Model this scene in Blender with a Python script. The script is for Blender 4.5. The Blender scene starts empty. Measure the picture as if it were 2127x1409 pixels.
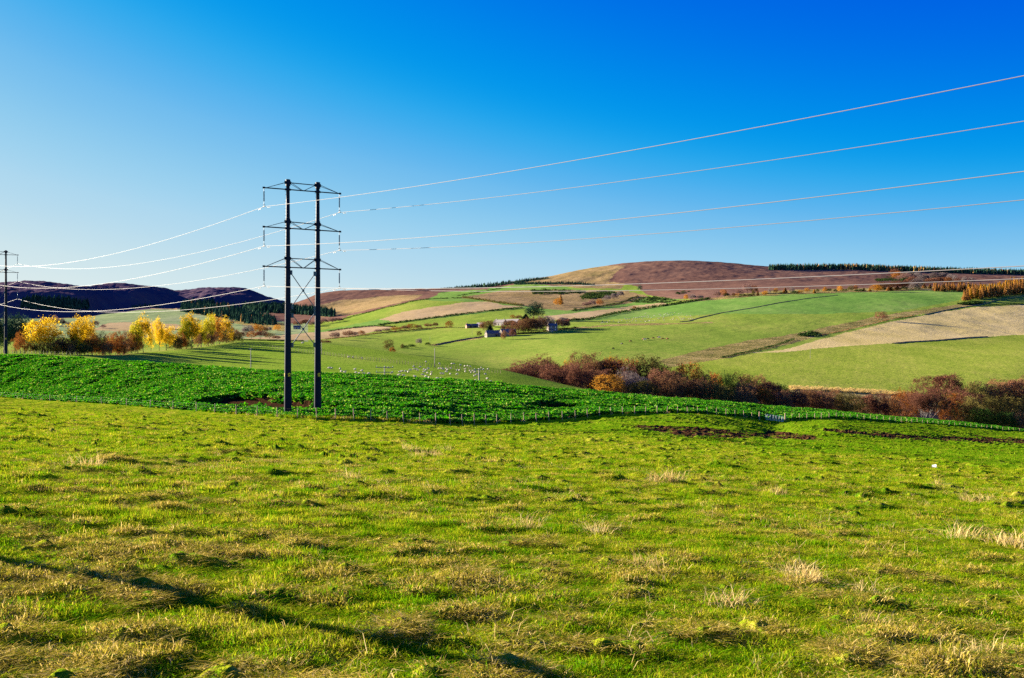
import bpy, math, random
import numpy as np
from mathutils import Vector, Matrix
random.seed(7)
R = np.random.RandomState(11)
SC = bpy.context.scene
COL = SC.collection
FL, CX, CY = 2068.0, 1063.5, 704.5          # focal length and centre of the 2127x1409 photograph, in its pixels
SUN_EL = math.radians(12.5)
SUN = np.array([-.84*math.cos(SUN_EL), .5426*math.cos(SUN_EL), math.sin(SUN_EL)])

# ------------------------------------------------------------------ helpers
def tag(o, label=None, cat=None, group=None, kind=None):
    if label: o['label'] = label
    if cat: o['category'] = cat
    if group: o['group'] = group
    if kind: o['kind'] = kind
    return o

def link(o, parent=None):
    COL.objects.link(o)
    if parent is not None: o.parent = parent
    return o

def empty(name, loc=(0, 0, 0), rz=0.0):
    o = bpy.data.objects.new(name, None)
    o.location = loc; o.rotation_euler = (0, 0, rz); o.empty_display_size = .2
    COL.objects.link(o)
    return o

class MB:
    """collects vertices and faces of ONE mesh"""
    def __init__(s): s.v = []; s.f = []; s.n = 0; s.mi = []; s.cur = 0
    def add(s, V, Fa):
        V = np.asarray(V, float).reshape(-1, 3); Fa = np.asarray(Fa, int)
        s.v.append(V); s.f.append(Fa + s.n); s.mi.append(np.full(len(Fa), s.cur)); s.n += len(V)
        return s
    def box(s, c, d, rot=None):
        x, y, z = np.array(d)/2.0
        V = np.array([[-x,-y,-z],[x,-y,-z],[x,y,-z],[-x,y,-z],[-x,-y,z],[x,-y,z],[x,y,z],[-x,y,z]])
        if rot is not None: V = V @ np.array(rot).T
        return s.add(V + np.array(c), [[0,3,2,1],[4,5,6,7],[0,1,5,4],[1,2,6,5],[2,3,7,6],[3,0,4,7]])
    def tubes(s, p0, p1, r0, r1, n=6, caps=False):
        V, Q = tube_arrays(p0, p1, r0, r1, n)
        return s.add(V, Q)
    def tube(s, a, b, r0, r1=None, n=8): return s.tubes([a], [b], [r0], [r1 if r1 is not None else r0], n)
    def path(s, P, r, n=6):
        P = np.asarray(P, float); r = np.broadcast_to(np.asarray(r, float), (len(P),))
        T = np.gradient(P, axis=0); T /= np.linalg.norm(T, axis=1)[:, None] + 1e-9
        up = np.array([0., 0., 1.])
        if abs(T[:, 2]).mean() > .85: up = np.array([1., 0., 0.])
        A = np.cross(T, up); A /= np.linalg.norm(A, axis=1)[:, None] + 1e-9
        B = np.cross(A, T)
        a = np.arange(n)*2*np.pi/n
        V = P[:, None] + r[:, None, None]*(A[:, None]*np.cos(a)[None, :, None] + B[:, None]*np.sin(a)[None, :, None])
        i = np.arange(len(P)-1)[:, None]*n; j = np.arange(n)[None]; k = (j+1) % n
        Q = np.stack([i+j, i+k, i+n+k, i+n+j], -1).reshape(-1, 4)
        return s.add(V.reshape(-1, 3), Q)
    def lathe(s, prof, n=16, M=None):
        prof = np.asarray(prof, float); a = np.arange(n)*2*np.pi/n
        V = np.stack([prof[:, 0][:, None]*np.cos(a), prof[:, 0][:, None]*np.sin(a), np.repeat(prof[:, 1][:, None], n, 1)], -1).reshape(-1, 3)
        if M is not None: V = V @ np.array(M)[:3, :3].T + np.array(M)[:3, 3]
        i = np.arange(len(prof)-1)[:, None]*n; j = np.arange(n)[None]; k = (j+1) % n
        return s.add(V, np.stack([i+j, i+k, i+n+k, i+n+j], -1).reshape(-1, 4))
    def build(s, name, mats, parent=None, smooth=False, linked=True):
        me = mesh_from(name, s.v, s.f, mats, np.concatenate(s.mi) if s.mi else None, smooth)
        o = bpy.data.objects.new(name, me)
        if linked: link(o, parent)
        return o

def mesh_from(name, Vs, Fs, mats, mi=None, smooth=False):
    V = np.concatenate([np.asarray(v).reshape(-1, 3) for v in Vs]) if Vs else np.zeros((0, 3))
    me = bpy.data.meshes.new(name)
    tot = [f.shape[1] for f in Fs for _ in range(len(f))]
    tot = np.concatenate([np.full(len(f), f.shape[1]) for f in Fs]) if Fs else np.zeros(0, int)
    loops = np.concatenate([f.reshape(-1) for f in Fs]) if Fs else np.zeros(0, int)
    me.vertices.add(len(V)); me.vertices.foreach_set('co', V.astype(np.float32).ravel())
    me.loops.add(len(loops)); me.loops.foreach_set('vertex_index', loops.astype(np.int32))
    me.polygons.add(len(tot))
    st = np.concatenate([[0], np.cumsum(tot)[:-1]]) if len(tot) else tot
    me.polygons.foreach_set('loop_start', st.astype(np.int32))
    for m in (mats if isinstance(mats, (list, tuple)) else [mats]): me.materials.append(m)
    if mi is not None: me.polygons.foreach_set('material_index', mi.astype(np.int32))
    me.polygons.foreach_set('use_smooth', np.full(len(tot), bool(smooth)))
    me.update(calc_edges=True); me.validate()
    return me

def tube_arrays(p0, p1, r0, r1, n):
    p0 = np.asarray(p0, float); p1 = np.asarray(p1, float); r0 = np.asarray(r0, float); r1 = np.asarray(r1, float)
    d = p1 - p0; d /= np.linalg.norm(d, axis=1)[:, None] + 1e-9
    up = np.where(np.abs(d[:, 2:3]) > .9, np.array([[1., 0, 0]]), np.array([[0, 0, 1.]]))
    A = np.cross(d, up); A /= np.linalg.norm(A, axis=1)[:, None] + 1e-9
    B = np.cross(d, A)
    a = np.arange(n)*2*np.pi/n
    ring = A[:, None]*np.cos(a)[None, :, None] + B[:, None]*np.sin(a)[None, :, None]
    V = np.concatenate([p0[:, None] + ring*r0[:, None, None], p1[:, None] + ring*r1[:, None, None]], 1)
    i = np.arange(len(p0))[:, None]*2*n; j = np.arange(n)[None]; k = (j+1) % n
    Q = np.stack([i+j, i+n+j, i+n+k, i+k], -1).reshape(-1, 4)
    return V.reshape(-1, 3), Q

def hash2(ix, iy, seed):
    h = (ix.astype(np.int64)*374761393 + iy.astype(np.int64)*668265263 + seed*974711) & 0x7fffffff
    h = ((h ^ (h >> 13))*1274126177) & 0x7fffffff
    h = h ^ (h >> 16)
    return (h & 0xffff)/65535.0
def vnoise(x, y, seed=0):
    xi = np.floor(x); yi = np.floor(y); fx = x-xi; fy = y-yi
    fx = fx*fx*fx*(fx*(fx*6-15)+10); fy = fy*fy*fy*(fy*(fy*6-15)+10)
    a = hash2(xi, yi, seed); b = hash2(xi+1, yi, seed); c = hash2(xi, yi+1, seed); d = hash2(xi+1, yi+1, seed)
    return (a*(1-fx)+b*fx)*(1-fy) + (c*(1-fx)+d*fx)*fy - .5
def fbm(x, y, seed=0, octs=4):
    t = 0; amp = 1.0
    ca, sa = math.cos(.63), math.sin(.63)
    for o in range(octs):
        t = t + amp*vnoise(x, y, seed+o*17); amp *= .5
        x, y = (x*ca-y*sa)*2.03+7.1, (x*sa+y*ca)*2.03+3.3
    return t
def inpoly(x, y, poly):
    x = np.asarray(x, float); y = np.asarray(y, float)
    c = np.zeros(np.broadcast(x, y).shape, bool)
    n = len(poly); j = n-1
    for i in range(n):
        xi, yi = poly[i]; xj, yj = poly[j]
        if yi != yj: c ^= ((yi > y) != (yj > y)) & (x < (xj-xi)*(y-yi)/(yj-yi)+xi)
        j = i
    return c

# ------------------------------------------------------------------ materials
class NT:
    def __init__(s, name):
        s.m = bpy.data.materials.new(name); s.m.use_nodes = True
        s.t = s.m.node_tree; s.t.nodes.clear()
        s.out = s.n('ShaderNodeOutputMaterial')
    def n(s, ty, **kw):
        nd = s.t.nodes.new(ty)
        for k, v in kw.items(): setattr(nd, k, v)
        return nd
    def l(s, a, b): s.t.links.new(a, b)
    def ramp(s, fac, stops):
        r = s.n('ShaderNodeValToRGB'); e = r.color_ramp.elements
        while len(e) < len(stops): e.new(.5)
        for i, (p, c) in enumerate(stops): e[i].position = p; e[i].color = (*c, 1)
        s.l(fac, r.inputs[0]); return r.outputs[0]
    def pos(s, scale=(1, 1, 1), rz=0):
        g = s.n('ShaderNodeNewGeometry'); m = s.n('ShaderNodeMapping')
        m.inputs['Scale'].default_value = scale; m.inputs['Rotation'].default_value = (0, 0, rz)
        s.l(g.outputs['Position'], m.inputs['Vector']); return m.outputs[0]
    def noise(s, vec, scale, detail=4, rough=.55):
        t = s.n('ShaderNodeTexNoise'); t.inputs['Scale'].default_value = scale
        t.inputs['Detail'].default_value = detail; t.inputs['Roughness'].default_value = rough
        if vec is not None: s.l(vec, t.inputs['Vector'])
        return t.outputs['Fac']
    def mix(s, fac, a, b, mode='MIX'):
        m = s.n('ShaderNodeMix', data_type='RGBA', blend_type=mode)
        for sock, val in ((m.inputs['Factor'], fac), (m.inputs['A'], a), (m.inputs['B'], b)):
            sock = [q for q in m.inputs if q.name == sock.name and q.enabled and q.type in ('RGBA', 'VALUE')][0] if not sock.enabled else sock
            pass
        ins = [q for q in m.inputs if q.enabled]
        for q, val in zip(ins, (fac, a, b)):
            if isinstance(val, (int, float)): q.default_value = val
            elif isinstance(val, tuple): q.default_value = (*val, 1)
            else: s.l(val, q)
        return [q for q in m.outputs if q.enabled][0]
    def math(s, op, a, b):
        m = s.n('ShaderNodeMath', operation=op)
        for q, val in zip(m.inputs, (a, b)):
            if isinstance(val, (int, float)): q.default_value = val
            else: s.l(val, q)
        return m.outputs[0]
    def bsdf(s, col, rough=.9, spec=.2, metal=0.0, bump=None, bstr=.5, bdist=.1):
        b = s.n('ShaderNodeBsdfPrincipled')
        if isinstance(col, tuple): b.inputs['Base Color'].default_value = (*col, 1)
        else: s.l(col, b.inputs['Base Color'])
        b.inputs['Roughness'].default_value = rough; b.inputs['Specular IOR Level'].default_value = spec
        b.inputs['Metallic'].default_value = metal
        if bump is not None:
            bp = s.n('ShaderNodeBump'); bp.inputs['Strength'].default_value = bstr; bp.inputs['Distance'].default_value = bdist
            s.l(bump, bp.inputs['Height']); s.l(bp.outputs[0], b.inputs['Normal'])
        s.l(b.outputs[0], s.out.inputs['Surface']); return s.m

def field_mat(name, stops, s1, s2, stretch=(1, 1, 1), rz=0.0, w=.5, bstr=.6, bdist=.2, bscale=None, detail=5, lines=None):
    """open land: two octave bands of noise through a ramp of the land's own colours"""
    t = NT(name); p = t.pos(stretch, rz)
    a = t.noise(p, s1, detail); b = t.noise(t.pos(), s2, detail, .65)
    f = t.math('ADD', t.math('MULTIPLY', a, w), t.math('MULTIPLY', b, 1-w))
    f = t.math('ADD', t.math('MULTIPLY', t.math('SUBTRACT', f, .5), 2.2), .5)
    if lines:                            # faint worked lines and wheelings: period in metres, direction, strength
        wv = t.n('ShaderNodeTexWave'); wv.inputs['Scale'].default_value = .314/lines[0]; wv.inputs['Distortion'].default_value = 2.5; wv.inputs['Detail'].default_value = 2; wv.inputs['Detail Scale'].default_value = .6
        t.l(t.pos((1, 1, 1), lines[1]), wv.inputs['Vector'])
        f = t.math('ADD', f, t.math('MULTIPLY', t.math('SUBTRACT', wv.outputs['Fac'], .5), lines[2]))
    c = t.ramp(f, stops)
    return t.bsdf(c, .95, .0, bump=t.noise(t.pos(), bscale or s2*1.7, 4, .7), bstr=bstr, bdist=bdist)

def leaf_mat(name, stops, trans=.35, gloss=0.0, patch=None, rough=.5):
    """foliage: every leaf its own shade, some light passing through"""
    t = NT(name); g = t.n('ShaderNodeNewGeometry'); oi = t.n('ShaderNodeObjectInfo')
    f = g.outputs['Random Per Island']
    if patch:
        f = t.math('ADD', t.math('MULTIPLY', f, 1-patch[1]), t.math('MULTIPLY', t.noise(t.pos(), patch[0], 3), patch[1]*1.0))
    f = t.math('ADD', f, t.math('MULTIPLY', t.math('SUBTRACT', oi.outputs['Random'], .5), .42))
    c = t.ramp(f, stops)
    d = t.n('ShaderNodeBsdfDiffuse'); tr = t.n('ShaderNodeBsdfTranslucent'); mx = t.n('ShaderNodeMixShader')
    t.l(c, d.inputs[0]); t.l(c, tr.inputs[0]); mx.inputs[0].default_value = trans
    t.l(d.outputs[0], mx.inputs[1]); t.l(tr.outputs[0], mx.inputs[2])
    o = mx.outputs[0]
    if gloss:
        gl = t.n('ShaderNodeBsdfGlossy'); gl.inputs['Roughness'].default_value = rough; gl.inputs[0].default_value = (.9, .9, .9, 1)
        m2 = t.n('ShaderNodeMixShader'); m2.inputs[0].default_value = gloss
        t.l(o, m2.inputs[1]); t.l(gl.outputs[0], m2.inputs[2]); o = m2.outputs[0]
    t.l(o, t.out.inputs['Surface']); return t.m

def plain(name, col, rough=.8, metal=0.0, spec=.3, var=.25, scale=3.0, bstr=0):
    t = NT(name); n = t.noise(t.pos(), scale, 4)
    c2 = tuple(min(1, x*(1+var)) for x in col); c1 = tuple(x*(1-var) for x in col)
    return t.bsdf(t.ramp(n, [(.3, c1), (.7, c2)]), rough, spec, metal, bump=n if bstr else None, bstr=bstr or .1, bdist=.05)

# ------------------------------------------------------------------ camera, sun, sky
cam = bpy.data.cameras.new('camera'); co = bpy.data.objects.new('camera', cam); COL.objects.link(co)
cam.sensor_width = 36; cam.lens = 36*FL/2127; cam.clip_end = 20000; cam.clip_start = .1
co.location = (0, 0, 0); co.rotation_euler = (math.pi/2, 0, 0)
SC.camera = co
SC.render.resolution_x, SC.render.resolution_y = 1024, 678
sl = bpy.data.lights.new('sun', 'SUN'); sl.energy = 5.0; sl.angle = math.radians(.5); sl.color = (1, .88, .70)
so = bpy.data.objects.new('sun', sl); COL.objects.link(so); so.location = (-60, 40, 60)
so.rotation_euler = Vector(-SUN).to_track_quat('-Z', 'Y').to_euler()
w = bpy.data.worlds.new('World'); SC.world = w; w.use_nodes = True
nt = w.node_tree; nt.nodes.clear()
sky = nt.nodes.new('ShaderNodeTexSky'); sky.sky_type = 'NISHITA'; sky.sun_disc = False
sky.sun_elevation = SUN_EL; sky.sun_rotation = math.atan2(SUN[0], SUN[1])
sky.air_density = 1.0; sky.dust_density = 0.2; sky.ozone_density = 2.0; sky.altitude = 200
EXPO = 2.3                               # the sky's brightness through the camera's colour response
def vscale(k):
    n = nt.nodes.new('ShaderNodeVectorMath'); n.operation = 'SCALE'; n.inputs['Scale'].default_value = k; return n
v1, v2 = vscale(.05*2.5), vscale(1/(.05*2**EXPO))
sep, cv = nt.nodes.new('ShaderNodeSeparateColor'), nt.nodes.new('ShaderNodeValToRGB')
RESP = [(0, (0, 30, 120)), (.03, (0, 60, 200)), (.05, (0, 84, 222)), (.06, (0, 100, 228)), (.072, (0, 122, 232)), (.084, (0, 142, 234)), (.096, (5, 157, 235)), (.107, (45, 170, 237)), (.12, (82, 178, 238)), (.136, (112, 188, 238)), (.16, (138, 201, 238)), (.187, (160, 211, 239)), (.21, (172, 215, 239)), (.2555, (190, 222, 237)), (.307, (205, 229, 236)), (.4, (222, 236, 236))]
lin = lambda c: tuple((x/255/12.92 if x < 10 else ((x/255+.055)/1.055)**2.4) for x in c)
el = cv.color_ramp.elements; cv.color_ramp.interpolation = 'B_SPLINE'
while len(el) < len(RESP): el.new(.5)
for e_, (p_, c_) in zip(el, RESP): e_.position = p_*2.5; e_.color = (*lin(c_), 1)
nt.links.new(v1.outputs[0], sep.inputs[0]); nt.links.new(sep.outputs[0], cv.inputs[0])
bg = nt.nodes.new('ShaderNodeBackground'); bg.inputs[1].default_value = .05
ow = nt.nodes.new('ShaderNodeOutputWorld')
nt.links.new(sky.outputs[0], v1.inputs[0]); nt.links.new(cv.outputs[0], v2.inputs[0]); nt.links.new(v2.outputs[0], bg.inputs[0]); nt.links.new(bg.outputs[0], ow.inputs[0])
SC.view_settings.view_transform = 'Standard'; SC.view_settings.look = 'None'
SC.view_settings.exposure = EXPO; SC.view_settings.gamma = 1; SC.view_settings.use_curve_mapping = False
SC.cycles.max_bounces = 5; SC.cycles.diffuse_bounces = 2; SC.cycles.glossy_bounces = 2; SC.cycles.transmission_bounces = 3
SC.cycles.transparent_max_bounces = 4; SC.cycles.use_adaptive_sampling = True; SC.cycles.use_denoising = False
# ------------------------------------------------------------------ the land: one height field over (direction, distance)
xs = np.concatenate([np.arange(-1000, -60, 12), np.arange(-60, 2190, 2.5), np.arange(2190, 3101, 12)])
NC = len(xs); U = (xs-CX)/FL
def curve(tab, sg=11.0):
    t = np.array(tab, float); v = np.interp(xs, t[:, 0], t[:, 1]); Y = np.interp(xs, t[:, 0], t[:, 2])
    # smooth along x on an even axis
    xe = np.arange(-1000, 3101, 2.5); k = np.exp(-.5*(np.arange(-60, 61)*2.5/sg)**2); k /= k.sum()
    def sm(a):
        e = np.interp(xe, xs, a); e = np.convolve(np.pad(e, 60, 'edge'), k, 'valid'); return np.interp(xs, xe, e)
    v = sm(v); Y = sm(Y)
    return Y, (CY-v)*Y/FL
cF = curve([(-1000,760,420),(-400,800,290),(0,826,205),(104,833,182),(211,838.5,165),(312,847,148),(407,854,136),(491,861,126),(576,866,118),(657,869,114),(735,871,113),(836,876,115),(950,881,120),(1032,878,126),(1140,873,135),(1195,869,141),(1269,860,148),(1400,858,162),(1470,860,170),(1545,867,180),(1610,876,190),(1650,872,196),(1736,868,212),(1795,873,228),(1883,878,255),(1972,885,290),(2060,892,325),(2127,898,350),(2500,918,400),(3100,935,430)])
cR = curve([(-1000,700,500),(-400,720,350),(0,743,245),(150,746,235),(300,756,222),(520,772,205),(700,780,196),(900,792,192),(1035,801,192),(1300,824,205),(1470,836,225),(1600,847,245),(1733,857,275),(1860,869,310),(1965,876,335),(2060,886,365),(2127,895,385),(2500,912,440),(3100,930,480)])
cS = curve([(-1000,695,560),(0,735,270),(150,740,268),(250,752,265),(300,760,262),(520,778,245),(700,786,240),(900,798,236),(1035,808,238),(1300,834,255),(1600,860,300),(1860,884,360),(2127,907,425),(3100,937,510)], 20)
cP = curve([(-1000,690,650),(0,733,300),(150,737,300),(240,738,312),(310,731,345),(370,726,380),(430,720,415),(490,710,460),(600,709.5,475),(660,712,475),(787,727,450),(914,746,425),(1051,769,405),(1200,806,385),(1400,842,375),(1600,866,385),(1860,889,420),(2127,908,455),(3100,938,530)], 20)
cQ = curve([(-1000,695,720),(0,738,360),(300,738,400),(490,716,520),(600,716,540),(700,722,530),(787,737,500),(914,757,475),(1051,785,450),(1200,838,432),(1400,848,425),(1600,866,440),(1860,886,460),(2127,902,485),(3100,930,555)], 25)
cA = curve([(-1000,690,900),(0,702,800),(300,702,800),(490,703,800),(600,706,800),(700,716,760),(787,730,690),(914,749,640),(1050,770,590),(1200,786,560),(1400,799,545),(1640,809,540),(1900,824,530),(2127,834,525),(3100,868,600)], 40)
cB = curve([(-1000,680,1200),(0,688,1150),(300,690,1150),(490,694,1120),(600,698,1050),(700,703,980),(808,712,950),(914,709,960),(1020,698,980),(1175,688,980),(1300,687,970),(1430,689,960),(1600,691,960),(1860,694,975),(2127,698,1000),(3100,702,1050)], 50)
cT = curve([(-1000,655,1700),(0,668,1600),(300,670,1600),(490,672,1600),(600,668,1600),(690,661,1650),(760,643,1700),(850,622,1800),(950,615,1850),(1050,617,1800),(1180,625,1700),(1330,636,1550),(1450,622,1550),(1600,611,1550),(1860,607,1500),(2127,602,1500),(3100,600,2000)], 30)
cG = curve([(-1000,650,2000),(0,664,1900),(150,662,1950),(300,652,2000),(490,655,1950),(600,650,2000),(690,642,2050),(760,627,2100),(850,613,2150),(950,608,2150),(1050,600,2150),(1180,592,2100),(1330,592,2000),(1450,582,2000),(1600,582,1950),(1860,586,1950),(2127,585,1950),(3100,590,2500)], 30)
cM = curve([(-1000,660,2300),(0,668,2250),(150,664,2300),(300,643,2500),(490,642,2500),(560,640,2450),(620,628,2400),(660,610,2450),(700,605,2500),(760,603,2500),(850,601.5,2500),(900,601,2500),(1000,595.5,2500),(1137,577,2500),(1184,566,2500),(1237,557,2500),(1290,549,2500),(1342,545,2500),(1395,543.5,2500),(1447,544,2500),(1500,547,2500),(1560,553,2500),(1600,558,2500),(1765,558,2500),(1854,561,2500),(2001,566,2500),(2127,569,2500),(2500,575,2600),(3100,590,2900)])
cD = curve([(-1000,672,2450),(0,672,2450),(150,668,2480),(200,655,2800),(260,641,3300),(374,642,3600),(500,645,3700),(640,652,3700),(1000,640,3700),(3100,640,3700)])
cD2 = curve([(-1000,600,2700),(0,605,2660),(86,603,2680),(152,611,2700),(178,617,2800),(208,608,3300),(240,604,3480),(281,606,3500),(342,612,3780),(374,620,3830),(416,613,3830),(452,611,3830),(489,612,3830),(520,616,3830),(563,632,3850),(600,645,3900),(700,652,3900),(3100,640,3900)])
cE = curve([(-1000,596,3300),(-60,592.5,3300),(0,591.7,3300),(37,589,3300),(86,588.3,3300),(122,590.5,3300),(152,594,3300),(178,599.5,3500),(208,594,3900),(240,590.5,4000),(281,594,4100),(306,597,4200),(342,600.7,4300),(374,606,4300),(416,600.5,4300),(452,599.5,4300),(489,600.5,4300),(520,602.7,4300),(546,615,4300),(563,621,4300),(591,627,4300),(640,641,4300),(700,652,4300),(3100,640,4400)])
cZ = (cE[0]+2500, cE[1]*.6)
def plane(Y): return -1.6-.08*Y-.054*U*Y
near = []
for y0 in (2.0, 10.0, 30.0, 50.0, 70.0): near.append((np.full(NC, y0), plane(np.full(NC, y0))))
CV = near + [cF, cR, cS, cP, cQ, cA, cB, cT, cG, cM, cD, cD2, cE, cZ]
KY = np.array([c[0] for c in CV]); KZ = np.array([c[1] for c in CV])
for i in range(1, len(KY)): KY[i] = np.maximum(KY[i], KY[i-1]+8)
iF = len(near)
# monotone cubic in every column
h = np.diff(KY, axis=0); dl = np.diff(KZ, axis=0)/h
m = np.zeros_like(KZ)
w1 = 2*h[1:]+h[:-1]; w2 = h[1:]+2*h[:-1]
same = dl[:-1]*dl[1:] > 0
with np.errstate(divide='ignore', invalid='ignore'):
    m[1:-1] = np.where(same, (w1+w2)/(w1/dl[:-1]+w2/dl[1:]), 0)
m[0] = dl[0]; m[-1] = dl[-1]
xe_ = np.arange(-1000, 3101, 2.5); kk_ = np.exp(-.5*(np.arange(-60, 61)*2.5/40)**2); kk_ /= kk_.sum()
for i in range(iF+1, len(m)-4):
    e_ = np.convolve(np.pad(np.interp(xe_, xs, m[i]), 60, 'edge'), kk_, 'valid'); m[i] = np.interp(xs, xe_, e_)
NR = [None, None, None, None, 130, 130, 14, 60, 14, 20, 90, 95, 45, 60, 24, 40, 30, 12]
rowsY, rowsZ, rowseg = [], [], []
def seg_eval(i, t):
    y0, hh = KY[i], h[i]; Y = y0+t*hh
    a = 2*t**3-3*t**2+1; b = t**3-2*t**2+t; c = -2*t**3+3*t**2; d = t**3-t**2
    return Y, a*KZ[i]+b*hh*m[i]+c*KZ[i+1]+d*hh*m[i+1]
for i in range(len(CV)-1):
    if NR[i] is None:
        y = KY[i][0]; T = []
        while y < KY[i+1][0]-1e-6: T.append((y-KY[i][0])/h[i][0]); y += max(.025, min(.30, .0095*y))
    else: T = np.arange(NR[i])/NR[i]
    if i == iF-1: T = T**1.15
    for t in T:
        Y, Z = seg_eval(i, t); rowsY.append(Y); rowsZ.append(Z); rowseg.append(i)
Y, Z = seg_eval(len(CV)-2, 1.0); rowsY.append(Y); rowsZ.append(Z); rowseg.append(len(CV)-2)
GY = np.array(rowsY); GZ = np.array(rowsZ); SEG = np.array(rowseg); GX = GY*U[None]
GV0 = CY-FL*GZ/GY                                # where each point of the smooth land is seen
PX = np.broadcast_to(xs[None], GY.shape)
sF, sR, sS, sP, sQ, sA, sB, sT, sG, sM, sD, sD2, sE = range(iF, iF+13)
# clearings in the crop: the bare hollow round the pylon and one farther right
CLEAR = [[(395,839),(450,826),(500,820),(560,824),(650,834),(722,845),(722,850),(650,853),(575,851),(470,848)], [(1085,846),(1120,836),(1165,838),(1230,846),(1180,850),(1120,852)]]
MUD = [[(1290,888),(1330,885),(1420,887),(1520,893),(1640,900),(1700,908),(1690,916),(1600,914),(1500,913),(1430,911),(1400,905),(1340,897)],
       [(1690,892),(1730,893),(1790,899),(1880,903),(1960,906),(2040,909),(2140,915),(2300,925),(2300,934),(2127,923),(2040,919),(1940,914),(1850,911),(1780,908),(1740,901)]]
nearm = (SEG < sF)
cl = np.zeros(GY.shape, bool)
for p in CLEAR: cl |= inpoly(PX, GV0, p)
cl &= ((SEG == sF)[:, None])
mud = np.zeros(GY.shape, bool)
wob = fbm(GX*.35, GY*.10, 91, 3)
for p in MUD: mud |= inpoly(PX+wob*30, GV0+wob*9, p)
mud &= nearm[:, None]
# surface relief
rel = np.zeros_like(GZ)
nr = np.where(nearm)[0]; X_, Y_ = GX[nr], GY[nr]
# hummocky grazing: broad mounds, sharp-edged tussocks and trodden ground; rougher close by on the left
left = 1/(1+np.exp((X_/np.maximum(Y_, 1)*9)+.5)); closeness = np.exp(-Y_/16)
rough = .30+.55*closeness*(.35+.65*left)+.14*(fbm(X_*.05, Y_*.05, 5, 2)+.3)
b1 = np.clip(fbm(X_*.9, Y_*1.3, 21, 3)-.05, 0, None)
b2 = np.clip(fbm(X_*2.5, Y_*3.3, 31, 3)-.06, 0, None)
b4 = np.clip(fbm(X_*1.3, Y_*1.5, 35, 3)-.20, 0, None)
b3 = fbm(X_*5.5, Y_*6.5, 41, 3)
b5 = np.clip(fbm(X_*4.6, Y_*5.6, 37, 2)-.12, 0, None)
rel[nr] = rough*(.09*b1 + .27*b2 + .12*b5) + .34*b4*np.clip((Y_-9)/16, 0, 1.1) + (.35+rough)*.030*b3*np.exp(-Y_/60) + .5*fbm(X_*.045, Y_*.045, 51, 3)*np.clip(Y_/60, 0, 1) + .10*np.clip(fbm(X_*.33, Y_*.5, 61, 3)-.18, 0, None)*np.clip(Y_/30, 0, 1)*3
rel[nr] *= np.clip((cF[0][None]-Y_)/8+.15, .15, 1)
# the foot of the crop bank
wx = np.interp(xs, [520, 760, 980, 1350, 1600, 1800, 2200], [0, .8, 1.5, 1.5, 1.0, .55, .3])[None]
rel[nr] -= wx*.8*np.exp(-((cF[0][None]-1.5-GY[nr])/3.6)**2)
rel += mud*(.30*fbm(GX*.9, GY*.9, 71, 4)-.10)
far = ~nearm
fr = np.where(far)[0]; X_, Y_ = GX[fr], GY[fr]
amp = np.interp(SEG[fr], [sF, sR, sS, sP, sA, sB, sT, sG, sM, sD2, sE], [.10, .15, .15, .4, .5, 1.1, 1.4, 1.5, 3.0, 6.0, 5.0])[:, None]
rel[fr] = amp*fbm(X_/28, Y_/40, 81, 4)*np.where(SEG[fr] >= sG, 1.0, .5)[:, None] + np.where((SEG[fr] >= sT)[:, None], 1.3*amp*fbm(X_/130, Y_/130, 85, 3), 0)
rel[fr] *= np.where((SEG[fr] == sF)[:, None], .8, 1)
rel -= cl*.75
GZ = GZ+rel
# ------------------------------------------------------------------ look-ups on the land
def ground(x, Y):
    """(x pixel direction, distance) -> point on the land"""
    c = np.clip(np.searchsorted(xs, x)-1, 0, NC-2); f = (x-xs[c])/(xs[c+1]-xs[c])
    z = (1-f)*np.interp(Y, GY[:, c], GZ[:, c]) + f*np.interp(Y, GY[:, c+1], GZ[:, c+1])
    return np.array([(x-CX)/FL*Y, Y, z])
def groundXY(X, Y): return ground(CX+FL*X/Y, Y)
GVV = CY-FL*GZ/GY
def hit(x, v, ymin=0.0):
    """first point of the land beyond ymin seen at that picture point"""
    c = int(np.clip(np.round(np.interp(x, xs, np.arange(NC))), 0, NC-1))
    yy, vv = GY[:, c], GVV[:, c]
    k = np.where((yy[1:] > ymin) & (vv[1:] <= v))[0]
    if len(k) == 0: return ground(x, 2400)
    k = k[0]; d = vv[k]-vv[k+1]
    Y = yy[k+1] if d <= 1e-6 or vv[k] < v else yy[k]+(yy[k+1]-yy[k])*(vv[k]-v)/d
    return ground(x, max(Y, ymin))
YP = lambda x: float(np.interp(x, xs, cP[0])); YR = lambda x: float(np.interp(x, xs, cR[0])); YF = lambda x: float(np.interp(x, xs, cF[0]))
YQ = lambda x: float(np.interp(x, xs, cQ[0]))
# ------------------------------------------------------------------ fields by use
NAMES = ['pasture', 'mud', 'crop_field', 'shaded_soil', 'valley_pasture', 'rough_grass', 'hill_pasture', 'stubble_field', 'tan_pasture', 'moorland', 'heath_grass', 'distant_hill', 'low_meadow', 'upper_pasture', 'yellow_pasture', 'lush_grass']
ID = {n: i for i, n in enumerate(NAMES)}
cy = .25*(GVV[:-1, :-1]+GVV[1:, :-1]+GVV[:-1, 1:]+GVV[1:, 1:]); cxp = np.broadcast_to(.5*(xs[:-1]+xs[1:])[None], cy.shape)
cX = .5*(GX[:-1, :-1]+GX[1:, 1:]); cYd = .5*(GY[:-1, :-1]+GY[1:, 1:])
sg = SEG[:-1][:, None]*np.ones((1, NC-1), int)
jx = cxp+fbm(cX*.05, cYd*.05, 3, 3)*4; jy = cy+fbm(cX*.04, cYd*.04, 4, 3)*1.6
cls = np.full(cy.shape, ID['pasture'])
cls[sg >= sF] = ID['crop_field']
cls[sg >= sR] = ID['valley_pasture']
cls[sg >= sP] = ID['rough_grass']
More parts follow.
